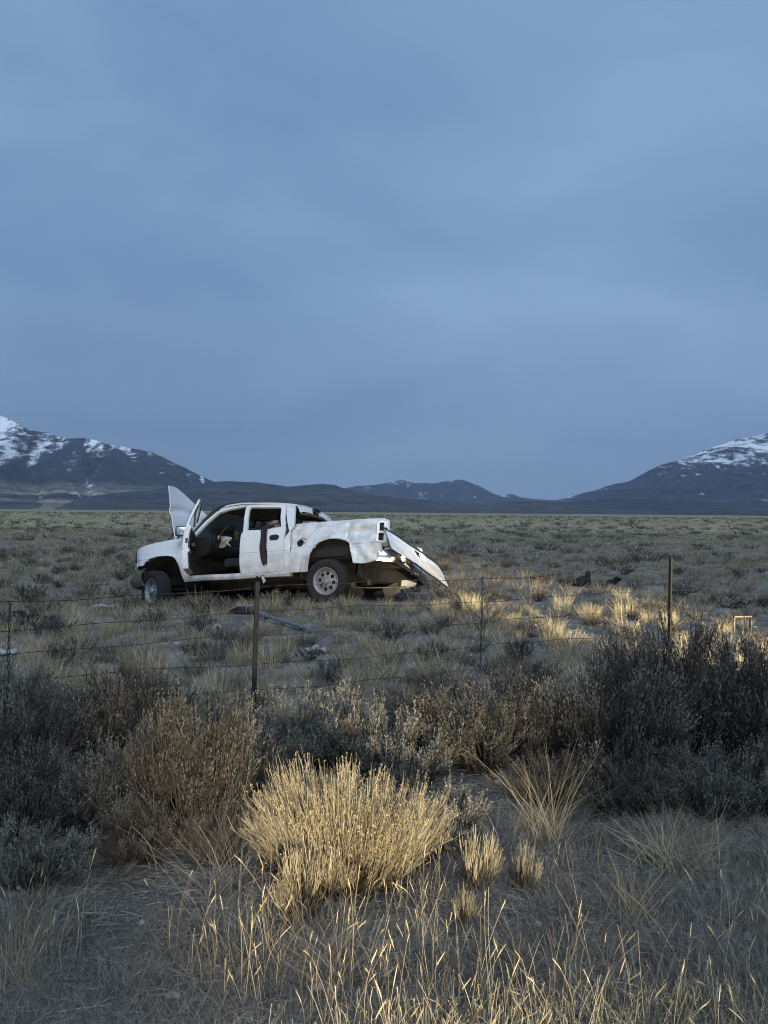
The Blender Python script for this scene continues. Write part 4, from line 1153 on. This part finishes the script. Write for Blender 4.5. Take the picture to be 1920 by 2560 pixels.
SA = [list(zip(("branches", "foliage"), sage_meshes(100 + i, R, H, nb, ntw, lv, stk, tw, lf, mt, up))) for i, (R, H, nb, ntw, lv, stk, tw, lf, mt, up) in enumerate([
    (.42, .62, 64, 2400, 13, 70, .145, .013, M_sage, 1.15),
    (.46, .60, 70, 2500, 13, 40, .13, .013, M_sage_dark, .9),
    (.44, .66, 70, 2500, 13, 90, .15, .013, M_sage_olive, 1.1),
    (.50, .58, 70, 2500, 12, 30, .12, .013, M_sage_dark, .8),
    (.34, .40, 44, 1500, 12, 30, .12, .012, M_sage, 1.1)])]
G1 = "large sagebrush bushes along the near side of the fence"
near_bushes = [
    # variant, x, y, scale, zscale, label
    (2, -.88, 3.66, .74, 1.42, "tall reddish-grey brush with upright stems left of the lit bush"),
    (0, -1.36, 3.78, .62, 1.10, "grey sagebrush with pale upright twigs in the left foreground"),
    (4, -1.46, 3.22, .70, .88, "low dense grey sagebrush at the left edge, nearest the grass"),
    (1, -1.95, 4.20, 1.0, 1.0, "dark sagebrush mass cut by the left edge of the picture"),
    (3, -1.55, 4.55, 1.05, 1.05, "dark blue-grey sagebrush behind the pale-twigged bush on the left"),
    (0, -2.45, 5.0, .95, 1.0, "silvery sagebrush at the far left under the fence wires"),
    (2, -.72, 3.42, .40, 1.05, "small olive sage at the foot of the tall reddish-grey brush"),
    (0, -.98, 4.6, .85, .95, "grey sagebrush behind the tall reddish-grey brush"),
    (0, -.50, 4.75, .80, .90, "feathery grey sagebrush under the fence post"),
    (4, -.15, 4.55, 1.15, 1.05, "silvery sagebrush straight behind the lit bush"),
    (4, .14, 4.30, .85, .95, "small silver sagebrush right behind the lit bush"),
    (3, .62, 4.62, 1.0, .90, "wide dark bare-twigged sagebrush right of centre"),
    (1, .98, 5.15, 1.0, .92, "dark rounded sagebrush behind the wide bare-twigged one"),
    (3, .42, 5.55, .80, .90, "low dark sagebrush near the wire stay"),
    (1, 1.36, 4.50, 1.08, 1.18, "large dark brown sagebrush left of the right-hand fence post"),
    (2, 1.80, 4.85, 1.22, 1.16, "tallest olive-brown sagebrush below the right-hand fence post"),
    (1, 2.28, 4.75, 1.15, 1.22, "broad dark sagebrush reaching the right edge"),
    (2, 2.10, 4.15, .62, .95, "upright grey sage with pale tips at the right edge"),
    (0, 1.75, 4.05, .72, .82, "silver-grey sagebrush in front of the broad dark one"),
    (3, 1.30, 4.02, .72, .72, "low dark tangle of sage behind the arching grass"),
    (0, 2.75, 5.6, 1.0, 1.0, "sagebrush at the right edge behind the tallest bush"),
    (1, -1.12, 3.98, .80, 1.05, "dark sagebrush filling the gap right of the pale-twigged bush"),
    (3, -1.72, 3.72, .78, 1.0, "dark sagebrush at the left edge behind the low dense one"),
    (1, -1.10, 3.48, .50, .85, "low dark sage at the foot of the pale-twigged bush"),
    (3, -.66, 4.12, .72, .95, "dark sagebrush between the tall brush and the lit bush"),
    (1, -1.75, 5.1, 1.0, .95, "dusky sagebrush under the lowest wire far left"),
    (3, .90, 4.12, .60, .80, "low dark sage just behind the arching grass clump"),
    (1, .30, 5.0, .80, .85, "dark sagebrush behind the small silver one"),
    (3, -1.2, 5.25, .80, .80, "low grey sagebrush below the lowest wire on the left"),
    (4, .30, 3.62, .75, .95, "little silver sage sprouting at the right side of the lit bush"),
]
for i, (v, x, y, sc, zs, lab) in enumerate(near_bushes):
    place_bush(SA[v], "sagebrush", lab, "sagebrush", x, y, sc, i * 1.7, zs, G1)

# the rabbitbrush in the headlights
def rabbitbrush(seed, R, H, n, heads=True, fine=1.0):
    rng = np.random.default_rng(seed)
    # a few score of leaning limbs, each breaking into a broom of thin stems
    nl = max(9, n // 75)
    laz = rng.random(nl) * 2 * np.pi; lq = rng.random(nl) ** .6
    li = rng.integers(0, nl, n)
    az = laz[li] + rng.normal(size=n) * .22; q = np.clip(lq[li] + rng.normal(size=n) * .10, 0, 1.05)
    lobe = rng.uniform(.74, 1.14, nl)[li]
    th_ = q * 1.28
    rim = np.stack([np.cos(az) * np.sin(th_) * R * 1.06, np.sin(az) * np.sin(th_) * R * .85, H * (np.cos(th_) ** .8 * .80 + .20)], -1) * (lobe * rng.uniform(.78, 1.04, n))[:, None]
    rim += rng.normal(size=(n, 3)) * .012
    base = np.stack([rng.normal(size=n) * .05, rng.normal(size=n) * .045, np.full(n, -.01)], -1)
    ctl = rim * np.array([.60, .60, .36]) + (rng.normal(size=(nl, 3)) * .02)[li] + rng.normal(size=(n, 3)) * .010
    t = np.linspace(0, 1, 8)
    C = base[:, None] * ((1 - t) ** 2)[None, :, None] + 2 * ctl[:, None] * (t * (1 - t))[None, :, None] + rim[:, None] * (t ** 2)[None, :, None]
    C[:, 2:] += np.cumsum(rng.normal(size=(n, 6, 3)) * .0045, 1)
    tone = np.clip(rng.random(nl)[li] * .55 + rng.random(n) * .45, 0, 1)
    gl_ = Geo(); gu = Geo(); gh = Geo()
    gl_.tube(C[:, :7], np.broadcast_to(np.array([.0032, .0026, .0021, .0018, .0016, .0014, .0013]) * fine, (n, 7)), tone, 3)  # real dark wood, carried higher so its colour also paints the bush's shade
    gu.tube(C[:, 6:], np.broadcast_to(np.array([.0015, .0011]) * fine, (n, 2)), tone, 3)
    m = n * 3; i = np.repeat(np.arange(n), 3); u = rng.uniform(.70, .96, m) * 7; k = np.minimum(u.astype(int), 6); f_ = u - k
    P = C[i, k] * (1 - f_)[:, None] + C[i, k + 1] * f_[:, None]
    D = norm(norm(C[i, -1] - C[i, -3]) + rng.normal(size=(m, 3)) * .22 + UP * .45)
    L = rng.uniform(.03, .09, m); tt = np.linspace(0, 1, 3)
    C2 = P[:, None] + D[:, None] * (L[:, None] * tt)[..., None] + UP * (L[:, None] * tt ** 2 * .3)[..., None]
    t2 = np.clip(tone[i] + rng.normal(size=m) * .2, 0, 1)
    gu.tube(C2, np.broadcast_to(np.array([.0011, .0011, .0009]) * fine, (m, 3)), t2, 3)
    m2 = n * 6; i2 = np.repeat(np.arange(n), 6); u = rng.uniform(.70, 1, m2) * 7; k = np.minimum(u.astype(int), 6); f_ = u - k
    P = C[i2, k] * (1 - f_)[:, None] + C[i2, k + 1] * f_[:, None]
    gu.ribbon(P, norm(UP + P * np.array([.9, .9, 0]) + rng.normal(size=(m2, 3)) * .30), rng.uniform(.006, .015, m2), .0014, rng.normal(size=(m2, 3)) * .2, rng, 1, .4)
    if heads:
        tips = np.concatenate([C[:, -1], C2[:, -1]]); tt_ = np.concatenate([tone, t2]); tips = tips[rng.random(len(tips)) < .30 * (.4 + tt_)]
        h = len(tips); cnt = 5
        i = np.repeat(np.arange(h), cnt); Pp = tips[i] + rng.normal(size=(h * cnt, 3)) * .0035
        gh.ribbon(Pp, norm(UP + rng.normal(size=(h * cnt, 3)) * .55), rng.uniform(.003, .007, h * cnt), .0024, rng.normal(size=(h * cnt, 3)) * .1, rng, 1, .6)
    out = [("shaded_woody_stems", gl_.mesh("shaded_woody_stems", M_rabbit_wood_shade)), ("stems", gu.mesh("stems", M_rabbit))]
    if heads: out.append(("seed_heads", gh.mesh("seed_heads", M_seed)))
    return out
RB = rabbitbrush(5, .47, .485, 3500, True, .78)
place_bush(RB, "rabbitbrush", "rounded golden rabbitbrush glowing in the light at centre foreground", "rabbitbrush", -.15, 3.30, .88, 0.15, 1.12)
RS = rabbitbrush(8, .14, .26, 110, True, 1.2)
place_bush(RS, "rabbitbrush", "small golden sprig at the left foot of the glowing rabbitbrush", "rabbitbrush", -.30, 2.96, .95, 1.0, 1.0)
for x, y, sc, lab in ((.42, 3.28, .75, "pale leafy sprig just right of the glowing rabbitbrush"), (.60, 3.22, .62, "pale knobbly sprig between the rabbitbrush and the arching grass"), (.33, 2.98, .45, "lowest pale sprig lying right of the rabbitbrush")):
    place_bush(RS, "rabbitbrush", lab, "rabbitbrush", x, y, sc, x * 9, .95)

# bunchgrass
def tuft_mesh(seed, R, H, n, mat, w=.004, spread=.5, segs=3):
    rng = np.random.default_rng(seed)
    az = rng.random(n) * 2 * np.pi; q = np.sqrt(rng.random(n)) * R
    P = np.stack([np.cos(az) * q, np.sin(az) * q, np.full(n, -.01)], -1)
    out = np.stack([np.cos(az), np.sin(az), np.zeros(n)], -1)
    D = norm(UP + out * (q / R * spread)[:, None] + rng.normal(size=(n, 3)) * .16)
    L = H * rng.uniform(.35, 1.1, n)
    g = Geo(); g.ribbon(P, D, L, w, out * rng.uniform(0, .35, n)[:, None] + rng.normal(size=(n, 3)) * .10 - UP * .06, rng, segs, .2)
    return g.mesh("tuft", mat)
TU = {'grey': [tuft_mesh(200 + i, .10 + .02 * i, .24 + .025 * i, 170, M_grass, .0055) for i in range(4)],
      'dark': [tuft_mesh(220 + i, .11 + .02 * i, .22 + .03 * i, 190, M_grass_dark, .0055, .7) for i in range(3)],
      'straw': [tuft_mesh(240 + i, .09 + .02 * i, .26 + .03 * i, 190, M_straw, .0048, .2) for i in range(3)],
      'pale': [tuft_mesh(260 + i, .09 + .02 * i, .23 + .03 * i, 240, M_straw_pale, .0045, .12) for i in range(3)]}
FS = [sage_meshes(300 + i, .26 + .04 * i, .26 + .03 * i, 20, 240, 7, 0, .12, .022, mt, .9) for i, mt in enumerate((M_sage_dark, M_sage, M_sage_olive, M_sage_dark))]

def in_truck(x, y, pad=.15):
    p = TI @ Vector((x, y, .3))
    return -1.3 - pad < p.x < 4.55 + pad and -1.05 - pad < p.y < 1.0 + pad
def in_view(x, y, pad=1.03): return abs(x) < y * .5 * pad
def near_fence_side(x, y):   # >0 beyond the fence
    return (x - PA.x) * (-FD.y) + (y - PA.y) * FD.x

# pale clumps caught by the beam
lit = [(.87, 12.1, 1.25, "pale"), (1.43, 12.6, 1.35, "pale"), (3.02, 13.0, 1.2, "pale"), (3.08, 11.4, 1.3, "pale"), (3.66, 11.7, 1.25, "pale"), (2.25, 10.2, .95, "straw"), (5.15, 14.9, 1.0, "pale"), (-.55, 12.5, 1.15, "straw"),
       (-2.85, 12.1, 1.25, "straw"), (.05, 12.4, 1.1, "straw"), (4.25, 11.4, .9, "pale"), (-1.75, 12.2, 1.0, "straw"), (2.35, 11.9, .8, "pale"), (5.6, 15.3, .9, "pale"), (4.45, 14.3, 1.05, "pale"), (2.0, 12.9, .8, "pale"), (3.35, 12.4, .8, "straw"), (-1.28, 12.35, .9, "straw"), (-.95, 12.55, .6, "pale"), (-.28, 12.3, .6, "pale"), (.42, 12.45, .7, "pale"), (-2.35, 12.6, .8, "pale"), (.62, 11.6, .55, "pale"), (1.9, 11.2, .5, "pale"), (-.75, 11.9, .55, "pale"), (1.05, 13.0, .6, "pale")]
lit = [(a, b, c * .9, d) for a, b, c, d in lit]
llab = ["bright straw tuft under the low end of the tailgate", "tall bright straw tuft right of the tailgate end", "bright straw tuft left of the broad bright clump", "bright broad straw clump midway between tailgate and right fence post", "brightest pale straw clump left of the right fence post",
        "small straw tuft below the broad bright clump", "pale tuft far behind the right fence post", "straw tuft before the truck's rear wheel", "tall straw tuft before the truck's rocker panel", "straw tuft under the truck's rear bumper", "pale tuft just left of the right fence post", "straw tuft behind the front fence post",
        "small pale tuft midway along the lit grass band", "pale tuft at the far right of the lit band", "pale tuft behind the heap of cloth's foreground", "small pale tuft between the two tall bright ones", "slender straw tuft among the bright clumps", "straw tuft between fence post and rear wheel", "small pale tuft touching the truck's rear wheel", "small pale tuft just right of the truck's rear wheel", "pale tuft under the truck's rear bumper step", "pale tuft under the truck's rear door", "tiny pale tuft in front of the tailgate", "tiny pale tuft below the small pale one of the lit band", "tiny pale tuft in front of the truck's rear wheel", "tiny pale tuft behind the low end of the tailgate"]
for i, ((x, y, sc, k), lab) in enumerate(zip(lit, llab)):
    o = link("bunchgrass", TU[k][i % 3]); o.location = (x, y, gl(x, y)); o.rotation_euler = (0, 0, i * 1.3); o.scale = (sc, sc, sc * 1.05)
    tag(o, lab, "grass tuft", "bright straw tufts before the truck")

rng = np.random.default_rng(77)
placed = []; extra = []
def ok(x, y, d):
    for a, b_, c in placed:
        if (a - x) ** 2 + (b_ - y) ** 2 < (d + c * .3) ** 2: return False
    return True
tries = 0
cand = []
while len(cand) < 1700 and tries < 45000:
    tries += 1
    y = 4.8 + (rng.random() ** .95) * 24; x = (rng.random() - .5) * y * 1.16
    if near_fence_side(x, y) < -1.2 or in_truck(x, y): continue
    dens = fbm(np.array(x * .35), np.array(y * .35), 50, 3)
    if x > 1.5 and y > 9 and rng.random() < .35: continue      # barer soil on the right
    if rng.random() > .35 + dens * 1.1: continue
    if not ok(x, y, .12): continue
    if abs((x + 1.4) * .80 + (y - 10.6) * .59) < .35 and abs((x + 1.4) * .59 - (y - 10.6) * .80) < .9: continue   # round the torn trim
    placed.append((x, y, .3)); cand.append((x, y, float(dens)))
cand.sort(key=lambda c: c[1])
nind = {'grass': 0, 'sage': 0}
def where(x, y):
    u = x / y * FPX + 960
    if near_fence_side(x, y) < 0: return "on the near side of the fence"
    if y < 11.5 and u < 600: return "left of the front fence post"
    if y < 11.5 and u < 1250: return "between the two fence posts, nearer than the truck"
    if y < 13.5 and u >= 1250: return "around the right fence post"
    if u < 300: return "on the open ground left of the truck"
    if u > 1130: return "on the open ground right of the tailgate"
    return "close around the truck"
glab = {'grey': "dry grey bunchgrass tuft", 'dark': "dark dead bunchgrass tuft", 'straw': "upright straw-coloured grass tuft"}
gr_extra = []
for i, (x, y, d) in enumerate(cand):
    u = rng.random(); s_ = rng.uniform(.45, 1.0); rz_ = rng.random() * 6.28
    if u < .11:
        v = FS[int(rng.integers(0, 4))]
        if nind['sage'] < 180 and in_view(x, y):
            r = place_bush(list(zip(("branches", "foliage"), v)), "sagebrush", "small sage shrub " + where(x, y), "sagebrush", x, y, s_, rz_, 1.0, "small sage shrubs " + where(x, y))
            nind['sage'] += 1
        continue
    k = 'grey' if u < .60 else ('dark' if u < .76 else 'straw')
    if nind['grass'] < 275 and in_view(x, y):
        o = link("bunchgrass", TU[k][int(rng.integers(0, 3))]); o.location = (x, y, gl(x, y)); o.rotation_euler = (0, 0, rz_); o.scale = (s_, s_, s_ * rng.uniform(.8, 1.15))
        tag(o, glab[k] + ' ' + where(x, y), "grass tuft", k + ' grass tufts ' + where(x, y)); nind['grass'] += 1
    else: gr_extra.append((x, y, s_, k))

def blade_field(name, label, cat, pts, H, n, mat, w, seed, segs=2, spread=.5, R=.1):
    """many small tufts merged: pts (m,2)"""
    rng = np.random.default_rng(seed); m = len(pts)
    i = np.repeat(np.arange(m), n); N = m * n
    az = rng.random(N) * 2 * np.pi; sc = rng.uniform(.6, 1.3, m)[i]
    q = np.sqrt(rng.random(N)) * R * sc
    X = pts[i, 0] + np.cos(az) * q; Y = pts[i, 1] + np.sin(az) * q
    P = np.stack([X, Y, gz(X, Y) - .01], -1)
    out = np.stack([np.cos(az), np.sin(az), np.zeros(N)], -1)
    D = norm(UP + out * spread * .6 + rng.normal(size=(N, 3)) * .18)
    L = H * rng.uniform(.4, 1.1, N) * sc
    tone = rng.random(m)[i] * .6 + rng.random(N) * .4
    g = Geo(); g.ribbon(P, D, L, w, out * rng.uniform(0, .4, N)[:, None] - UP * .05, rng, segs, .25, rnd=tone)
    o = link(name, g.mesh(name, mat)); tag(o, label, cat, kind="stuff"); return o
ge = np.array([(a, b) for a, b, s, k in gr_extra])
blade_field("bunchgrass_cover", "further dry bunchgrass covering the field behind the truck", "grass", ge, .20, 44, M_grass, .010, 1, 2, .5, .13)

# short ground-hugging grass between the tufts, and litter
def scatter(n, y0, y1, wide, seed, keep=None):
    rng = np.random.default_rng(seed)
    y = np.sqrt(rng.random(n) * (y1 ** 2 - y0 ** 2) + y0 ** 2); x = (rng.random(n) - .5) * y * wide
    if keep is not None:
        k = keep(x, y, rng); x, y = x[k], y[k]
    p = np.stack([x, y], -1)
    return p
def not_truck(x, y, r): return np.array([not in_truck(a, b, .0) for a, b in zip(x, y)])
pts = scatter(31000, 4.8, 28, 1.2, 5, lambda x, y, r: not_truck(x, y, r) & (r.random(len(x)) < np.where((x > 1.2) & (y > 9), .6, 1) * np.clip(2.6 * fbm(x * .8, y * .8, 61, 3) - .25, .30, 1)))
blade_field("short_grass", "short dry grass covering the ground of the field", "grass", pts, .062, 10, M_short, .0050, 2, 1, 1.1, .13)
def far_band(name, y0, y1, n, H, blades, w, R, seed, mat, lab):
    p = scatter(n, y0, y1, 1.35, seed)
    k = np.array([not in_truck(a, b, .5) for a, b in p]) if y0 < 20 else np.ones(len(p), bool)
    blade_field(name, lab, "scrub", p[k], H, blades, mat, w, seed, 1, .9, R)
far_band("far_grass", 24, 65, 6000, .17, 17, .022, .18, 11, M_grass, "dry grass of the plain behind the truck")
far_band("far_grass", 60, 240, 9500, .24, 8, .05, .35, 12, M_straw, "pale dry grass of the far plain")
far_band("far_scrub", 26, 90, 420, .36, 46, .03, .32, 13, M_sage_dark, "scattered dark scrub on the plain behind the truck")
far_band("far_scrub", 80, 420, 1700, .55, 16, .12, .6, 14, M_sage_dark, "dark scrub specks of the far plain")

# ---- foreground grass
def foreground():
    rng = np.random.default_rng(31)
    # flattened litter
    n = 40000
    y = np.sqrt(rng.random(n) * (6.2 ** 2 - 1.6 ** 2) + 1.6 ** 2); x = (rng.random(n) - .5) * y * 1.25
    P = np.stack([x, y, gz(x, y) + rng.random(n) * .018], -1)
    a = rng.random(n) * 2 * np.pi
    D = norm(np.stack([np.cos(a), np.sin(a) * .7, rng.uniform(-.02, .30, n)], -1))
    g = Geo(); g.ribbon(P, D, rng.uniform(.03, .13, n), .0022, np.stack([rng.normal(size=n) * .25, rng.normal(size=n) * .25, -rng.random(n) * .22], -1), rng, 3, .4)
    tag(link("straw_litter", g.mesh("straw_litter", M_litter)), "flattened grey straw littering the soil in the foreground", "straw", kind="stuff")
    # low tangled grass
    m = 950
    y = np.sqrt(rng.random(m) * (4.0 ** 2 - 1.7 ** 2) + 1.7 ** 2); x = (rng.random(m) - .5) * y * 1.2
    keep = (fbm(x * 1.1, y * 1.1, 8, 3) > .22) & ~((y > 2.95) & (x < -.25) & (x > -1.15)) & ~((y > 2.85) & (abs(x - 0) < .3))
    blade_field("foreground_grass", "dry grey grass tufts covering the foreground soil", "grass", np.stack([x[keep], y[keep]], -1), .10, 70, M_litter, .0021, 41, 3, .8, .15)
    # upright stalks with spike heads
    n = 1700
    y = np.sqrt(rng.random(n) * (3.35 ** 2 - 1.75 ** 2) + 1.75 ** 2); x = (rng.random(n) - .5) * y * 1.15
    k = (fbm(x * 2.2, y * 2.2, 18, 2) > .33); x, y = x[k], y[k]; n = len(x)
    H = rng.beta(1.6, 2.6, n) * .34 + .08; H *= np.where((y > 2.9), .75, 1)
    D = norm(np.stack([rng.normal(size=n) * .15, rng.normal(size=n) * .12, np.ones(n)], -1))
    t = np.linspace(0, 1, 6)
    bend = np.stack([rng.normal(size=n) * .16, rng.normal(size=n) * .10, -np.abs(rng.normal(size=n)) * .05], -1)
    P = np.stack([x, y, gz(x, y) - .01], -1)
    C = P[:, None] + D[:, None] * (H[:, None] * t)[..., None] + bend[:, None] * (H[:, None] * t ** 2.5)[..., None]
    g = Geo(); rn = rng.random(n)
    g.tube(C, np.broadcast_to(np.array([.0012, .0012, .0011, .0010, .0009, .0008]), (n, 6)), rn, 3)
    # a blade or two on each stalk
    i = np.repeat(np.arange(n), 2); u = rng.uniform(.1, .55, len(i))
    PL = P[i] + D[i] * (H[i] * u)[:, None]
    g.ribbon(PL, norm(D[i] + rng.normal(size=(len(i), 3)) * .4), rng.uniform(.03, .09, len(i)), .0015, rng.normal(size=(len(i), 3)) * .35 - UP * .25, rng, 4, .2)
    tag(link("grass_stalks", g.mesh("grass_stalks", M_stalk)), "thin upright dry grass stalks along the bottom of the picture", "grass", kind="stuff")
    hd_len = rng.uniform(.022, .055, n); d2 = norm(C[:, -1] - C[:, -2])
    tt = np.array([0, .15, .45, .8, 1.0]); rr = np.array([.0009, .0015, .0017, .0013, .0005])
    CH = C[:, -1][:, None] + d2[:, None] * (hd_len[:, None] * tt)[..., None] + bend[:, None] * (hd_len[:, None] * tt ** 2 * .8)[..., None]
    sel = rng.random(n) < .30
    g2 = Geo(); g2.tube(CH[sel], np.broadcast_to(rr, (sel.sum(), 5)) * rng.uniform(.7, 1.25, (sel.sum(), 1)), rn[sel], 5)
    m = sel.sum() * 14; j = np.repeat(np.arange(sel.sum()), 14); uu = rng.uniform(.05, .95, m)
    PB_ = CH[sel][j, 0] + (CH[sel][j, -1] - CH[sel][j, 0]) * uu[:, None]
    g2.ribbon(PB_, norm(d2[sel][j] + rng.normal(size=(m, 3)) * .16), .011, .0014, rng.normal(size=(m, 3)) * .1, rng, 1, .3)
    tag(link("grass_heads", g2.mesh("grass_heads", M_seed)), "pale spike seed heads of the foreground grass", "grass", kind="stuff")
    # knobbly pale weeds thick along the bottom right
    n = 800
    x = rng.normal(size=n) * .42 + .62; y = 2.32 + rng.normal(size=n) * .10 + .10 * (x - .6)
    k = (x > -.55) & (x < 1.45) & (y > 2.0); x, y = x[k], y[k]; n = len(x)
    H = rng.uniform(.02, .11, n) * np.where(x < .35, 1.4, 1.0)
    D = norm(np.stack([rng.normal(size=n) * .30, rng.normal(size=n) * .25, np.ones(n)], -1))
    t = np.linspace(0, 1, 7)
    bend = rng.normal(size=(n, 3)) * .22 - UP * .05
    P = np.stack([x, y, gz(x, y) - .005], -1)
    C = P[:, None] + D[:, None] * (H[:, None] * t)[..., None] + bend[:, None] * (H[:, None] * t ** 2)[..., None] + rng.normal(size=(n, 7, 3)) * .0025
    g3 = Geo(); g3.tube(C, rng.uniform(.0007, .0016, (n, 7)), rng.random(n), 4)
    m = n * 12; j = np.repeat(np.arange(n), 12); kx = rng.integers(2, 7, m)
    g3.ribbon(C[j, kx], norm(D[j] + rng.normal(size=(m, 3)) * .55), rng.uniform(.004, .011, m), .0020, rng.normal(size=(m, 3)) * .2, rng, 1, .5)
    tag(link("dry_weeds", g3.mesh("dry_weeds", M_straw_pale)), "pale knobbly dry weeds catching light along the bottom right", "weeds", kind="stuff")
foreground()

# stones and dead twigs on the soil
def pebbles():
    rng = np.random.default_rng(91); n = 900
    y = np.sqrt(rng.random(n) * (14 ** 2 - 1.8 ** 2) + 1.8 ** 2) ; x = (rng.random(n) - .5) * y * 1.2
    r = rng.gamma(2.0, .006, n) + .004
    ico = np.array([(0, 0, 1), (.89, 0, .45), (.28, .85, .45), (-.72, .53, .45), (-.72, -.53, .45), (.28, -.85, .45)])
    C = np.stack([x, y, gz(x, y)], -1)
    ang = np.arange(6) * np.pi / 3
    prof = np.array([(.9, -.4), (1.0, .1), (.62, .55), (.05, .66)])
    V = np.stack([np.stack([pr * np.cos(ang), pr * np.sin(ang), np.full(6, pz)], -1) for pr, pz in prof])      # 4,6,3
    V = V[None] * (r[:, None, None, None] * rng.uniform(.6, 1.4, (n, 1, 1, 3))) * rng.uniform(.8, 1.2, (n, 4, 6, 1)) + C[:, None, None]
    i = np.arange(n)[:, None, None] * 24 + np.arange(3)[None, :, None] * 6; j = np.arange(6)[None, None]; j2 = (j + 1) % 6
    g = Geo(); g._add(V.reshape(-1, 3), np.stack([i + j, i + j2, i + 6 + j2, i + 6 + j], -1).reshape(-1, 4), np.repeat(rng.random(n), 24))
    tag(link("pebbles", g.mesh("pebbles", plant_mat("pebble_stone", [(.08, .075, .07), (.20, .185, .17), (.36, .34, .32)], .0))), "small grey stones scattered on the bare soil", "stones", kind="stuff")
    n = 1500
    y = np.sqrt(rng.random(n) * (7 ** 2 - 1.8 ** 2) + 1.8 ** 2); x = (rng.random(n) - .5) * y * 1.2
    a = rng.random(n) * 6.28; t = np.linspace(0, 1, 4); L = rng.gamma(2.2, .035, n)
    C = np.stack([x, y, gz(x, y) + .006 + rng.random(n) * .02], -1)[:, None] + np.stack([np.cos(a), np.sin(a), rng.normal(size=n) * .12], -1)[:, None] * (L[:, None] * t)[..., None] + rng.normal(size=(n, 4, 3)) * .004
    g = Geo(); g.tube(C, np.broadcast_to(np.array([.0026, .0024, .002, .0012]), (n, 4)) * rng.uniform(.5, 1.4, (n, 1)), rng.random(n), 4)
    tag(link("dead_twigs", g.mesh("dead_twigs", plant_mat("dead_twig", [(.03, .026, .022), (.10, .09, .08), (.24, .22, .20)], .0))), "dead twigs lying on the foreground soil", "twigs", kind="stuff")
pebbles()

# tall arching bunches in the foreground
def arching(seed, n, H, spread, mat, w=.0020, heads=True):
    rng = np.random.default_rng(seed)
    az = rng.random(n) * 2 * np.pi
    out = np.stack([np.cos(az), np.sin(az), np.zeros(n)], -1)
    P = np.stack([rng.normal(size=n) * .06, rng.normal(size=n) * .06, np.zeros(n)], -1)
    az = az + rng.normal(size=n)
    out = norm(out + rng.normal(size=(n, 3)) * np.array([.5, .5, 0]))
    D = norm(UP + out * rng.uniform(.05, spread, (n, 1)) + rng.normal(size=(n, 3)) * .08)
    L = H * rng.uniform(.45, 1.1, n)
    g = Geo(); g.ribbon(P, D, L, w, out * rng.uniform(.0, .35, (n, 1)) - UP * rng.uniform(0, .22, (n, 1)), rng, 6, .3)
    return g.mesh("blades", mat)
A1 = arching(1, 95, .50, .60, M_straw); A2 = arching(2, 150, .32, 1.3, M_litter); A3 = arching(3, 190, .28, 1.7, M_straw)
for me, x, y, sc, lab in ((A1, .80, 3.66, 1.0, "tall arching dry grass clump right of the rabbitbrush"), (A2, -.66, 3.18, 1.1, "spreading grey grass clump under the tall reddish-grey brush"), (A3, 1.30, 3.42, 1.15, "pale tangled dead grass in front of the right-hand sagebrush"), (A1, 1.42, 3.40, .68, "upright straw clump in front of the right-hand sagebrush"),
                          (A2, .55, 3.50, .85, "low spreading grass between the lit bush and the arching clump"), (A2, 1.75, 3.40, .9, "grey grass clump at the right edge before the sage"), (A1, -1.22, 2.62, .50, "upright straw tuft at the lower left edge"), (A1, .98, 2.95, .62, "thick straw stalks right of the foreground centre"), (A2, -.15, 2.62, .8, "grey tuft below the rabbitbrush")):
    o = link("arching_grass", me); o.location = (x, y, gl(x, y)); o.rotation_euler = (0, 0, x * 5); o.scale = (sc,) * 3
    tag(o, lab, "grass clump", "grass clumps of the foreground")

# ------------------------------------------------------------------ air
M_haze = bpy.data.materials.new("haze"); M_haze.use_nodes = True
ht = M_haze.node_tree; ht.nodes.clear()
ho = ht.nodes.new("ShaderNodeOutputMaterial"); pv = ht.nodes.new("ShaderNodeVolumePrincipled")
pv.inputs["Color"].default_value = (.55, .74, 1.0, 1); pv.inputs["Density"].default_value = 4.5e-5; pv.inputs["Anisotropy"].default_value = 0.0
ht.links.new(pv.outputs[0], ho.inputs["Volume"])
bm = bmesh.new(); box(bm, (0, 0, 600.0), (28000, 28000, 1206)); me = bpy.data.meshes.new("haze"); bm.to_mesh(me); bm.free()
hz = link("haze", me, None, M_haze)
tag(hz, "thin blue evening haze over the plain", "haze", kind="stuff")
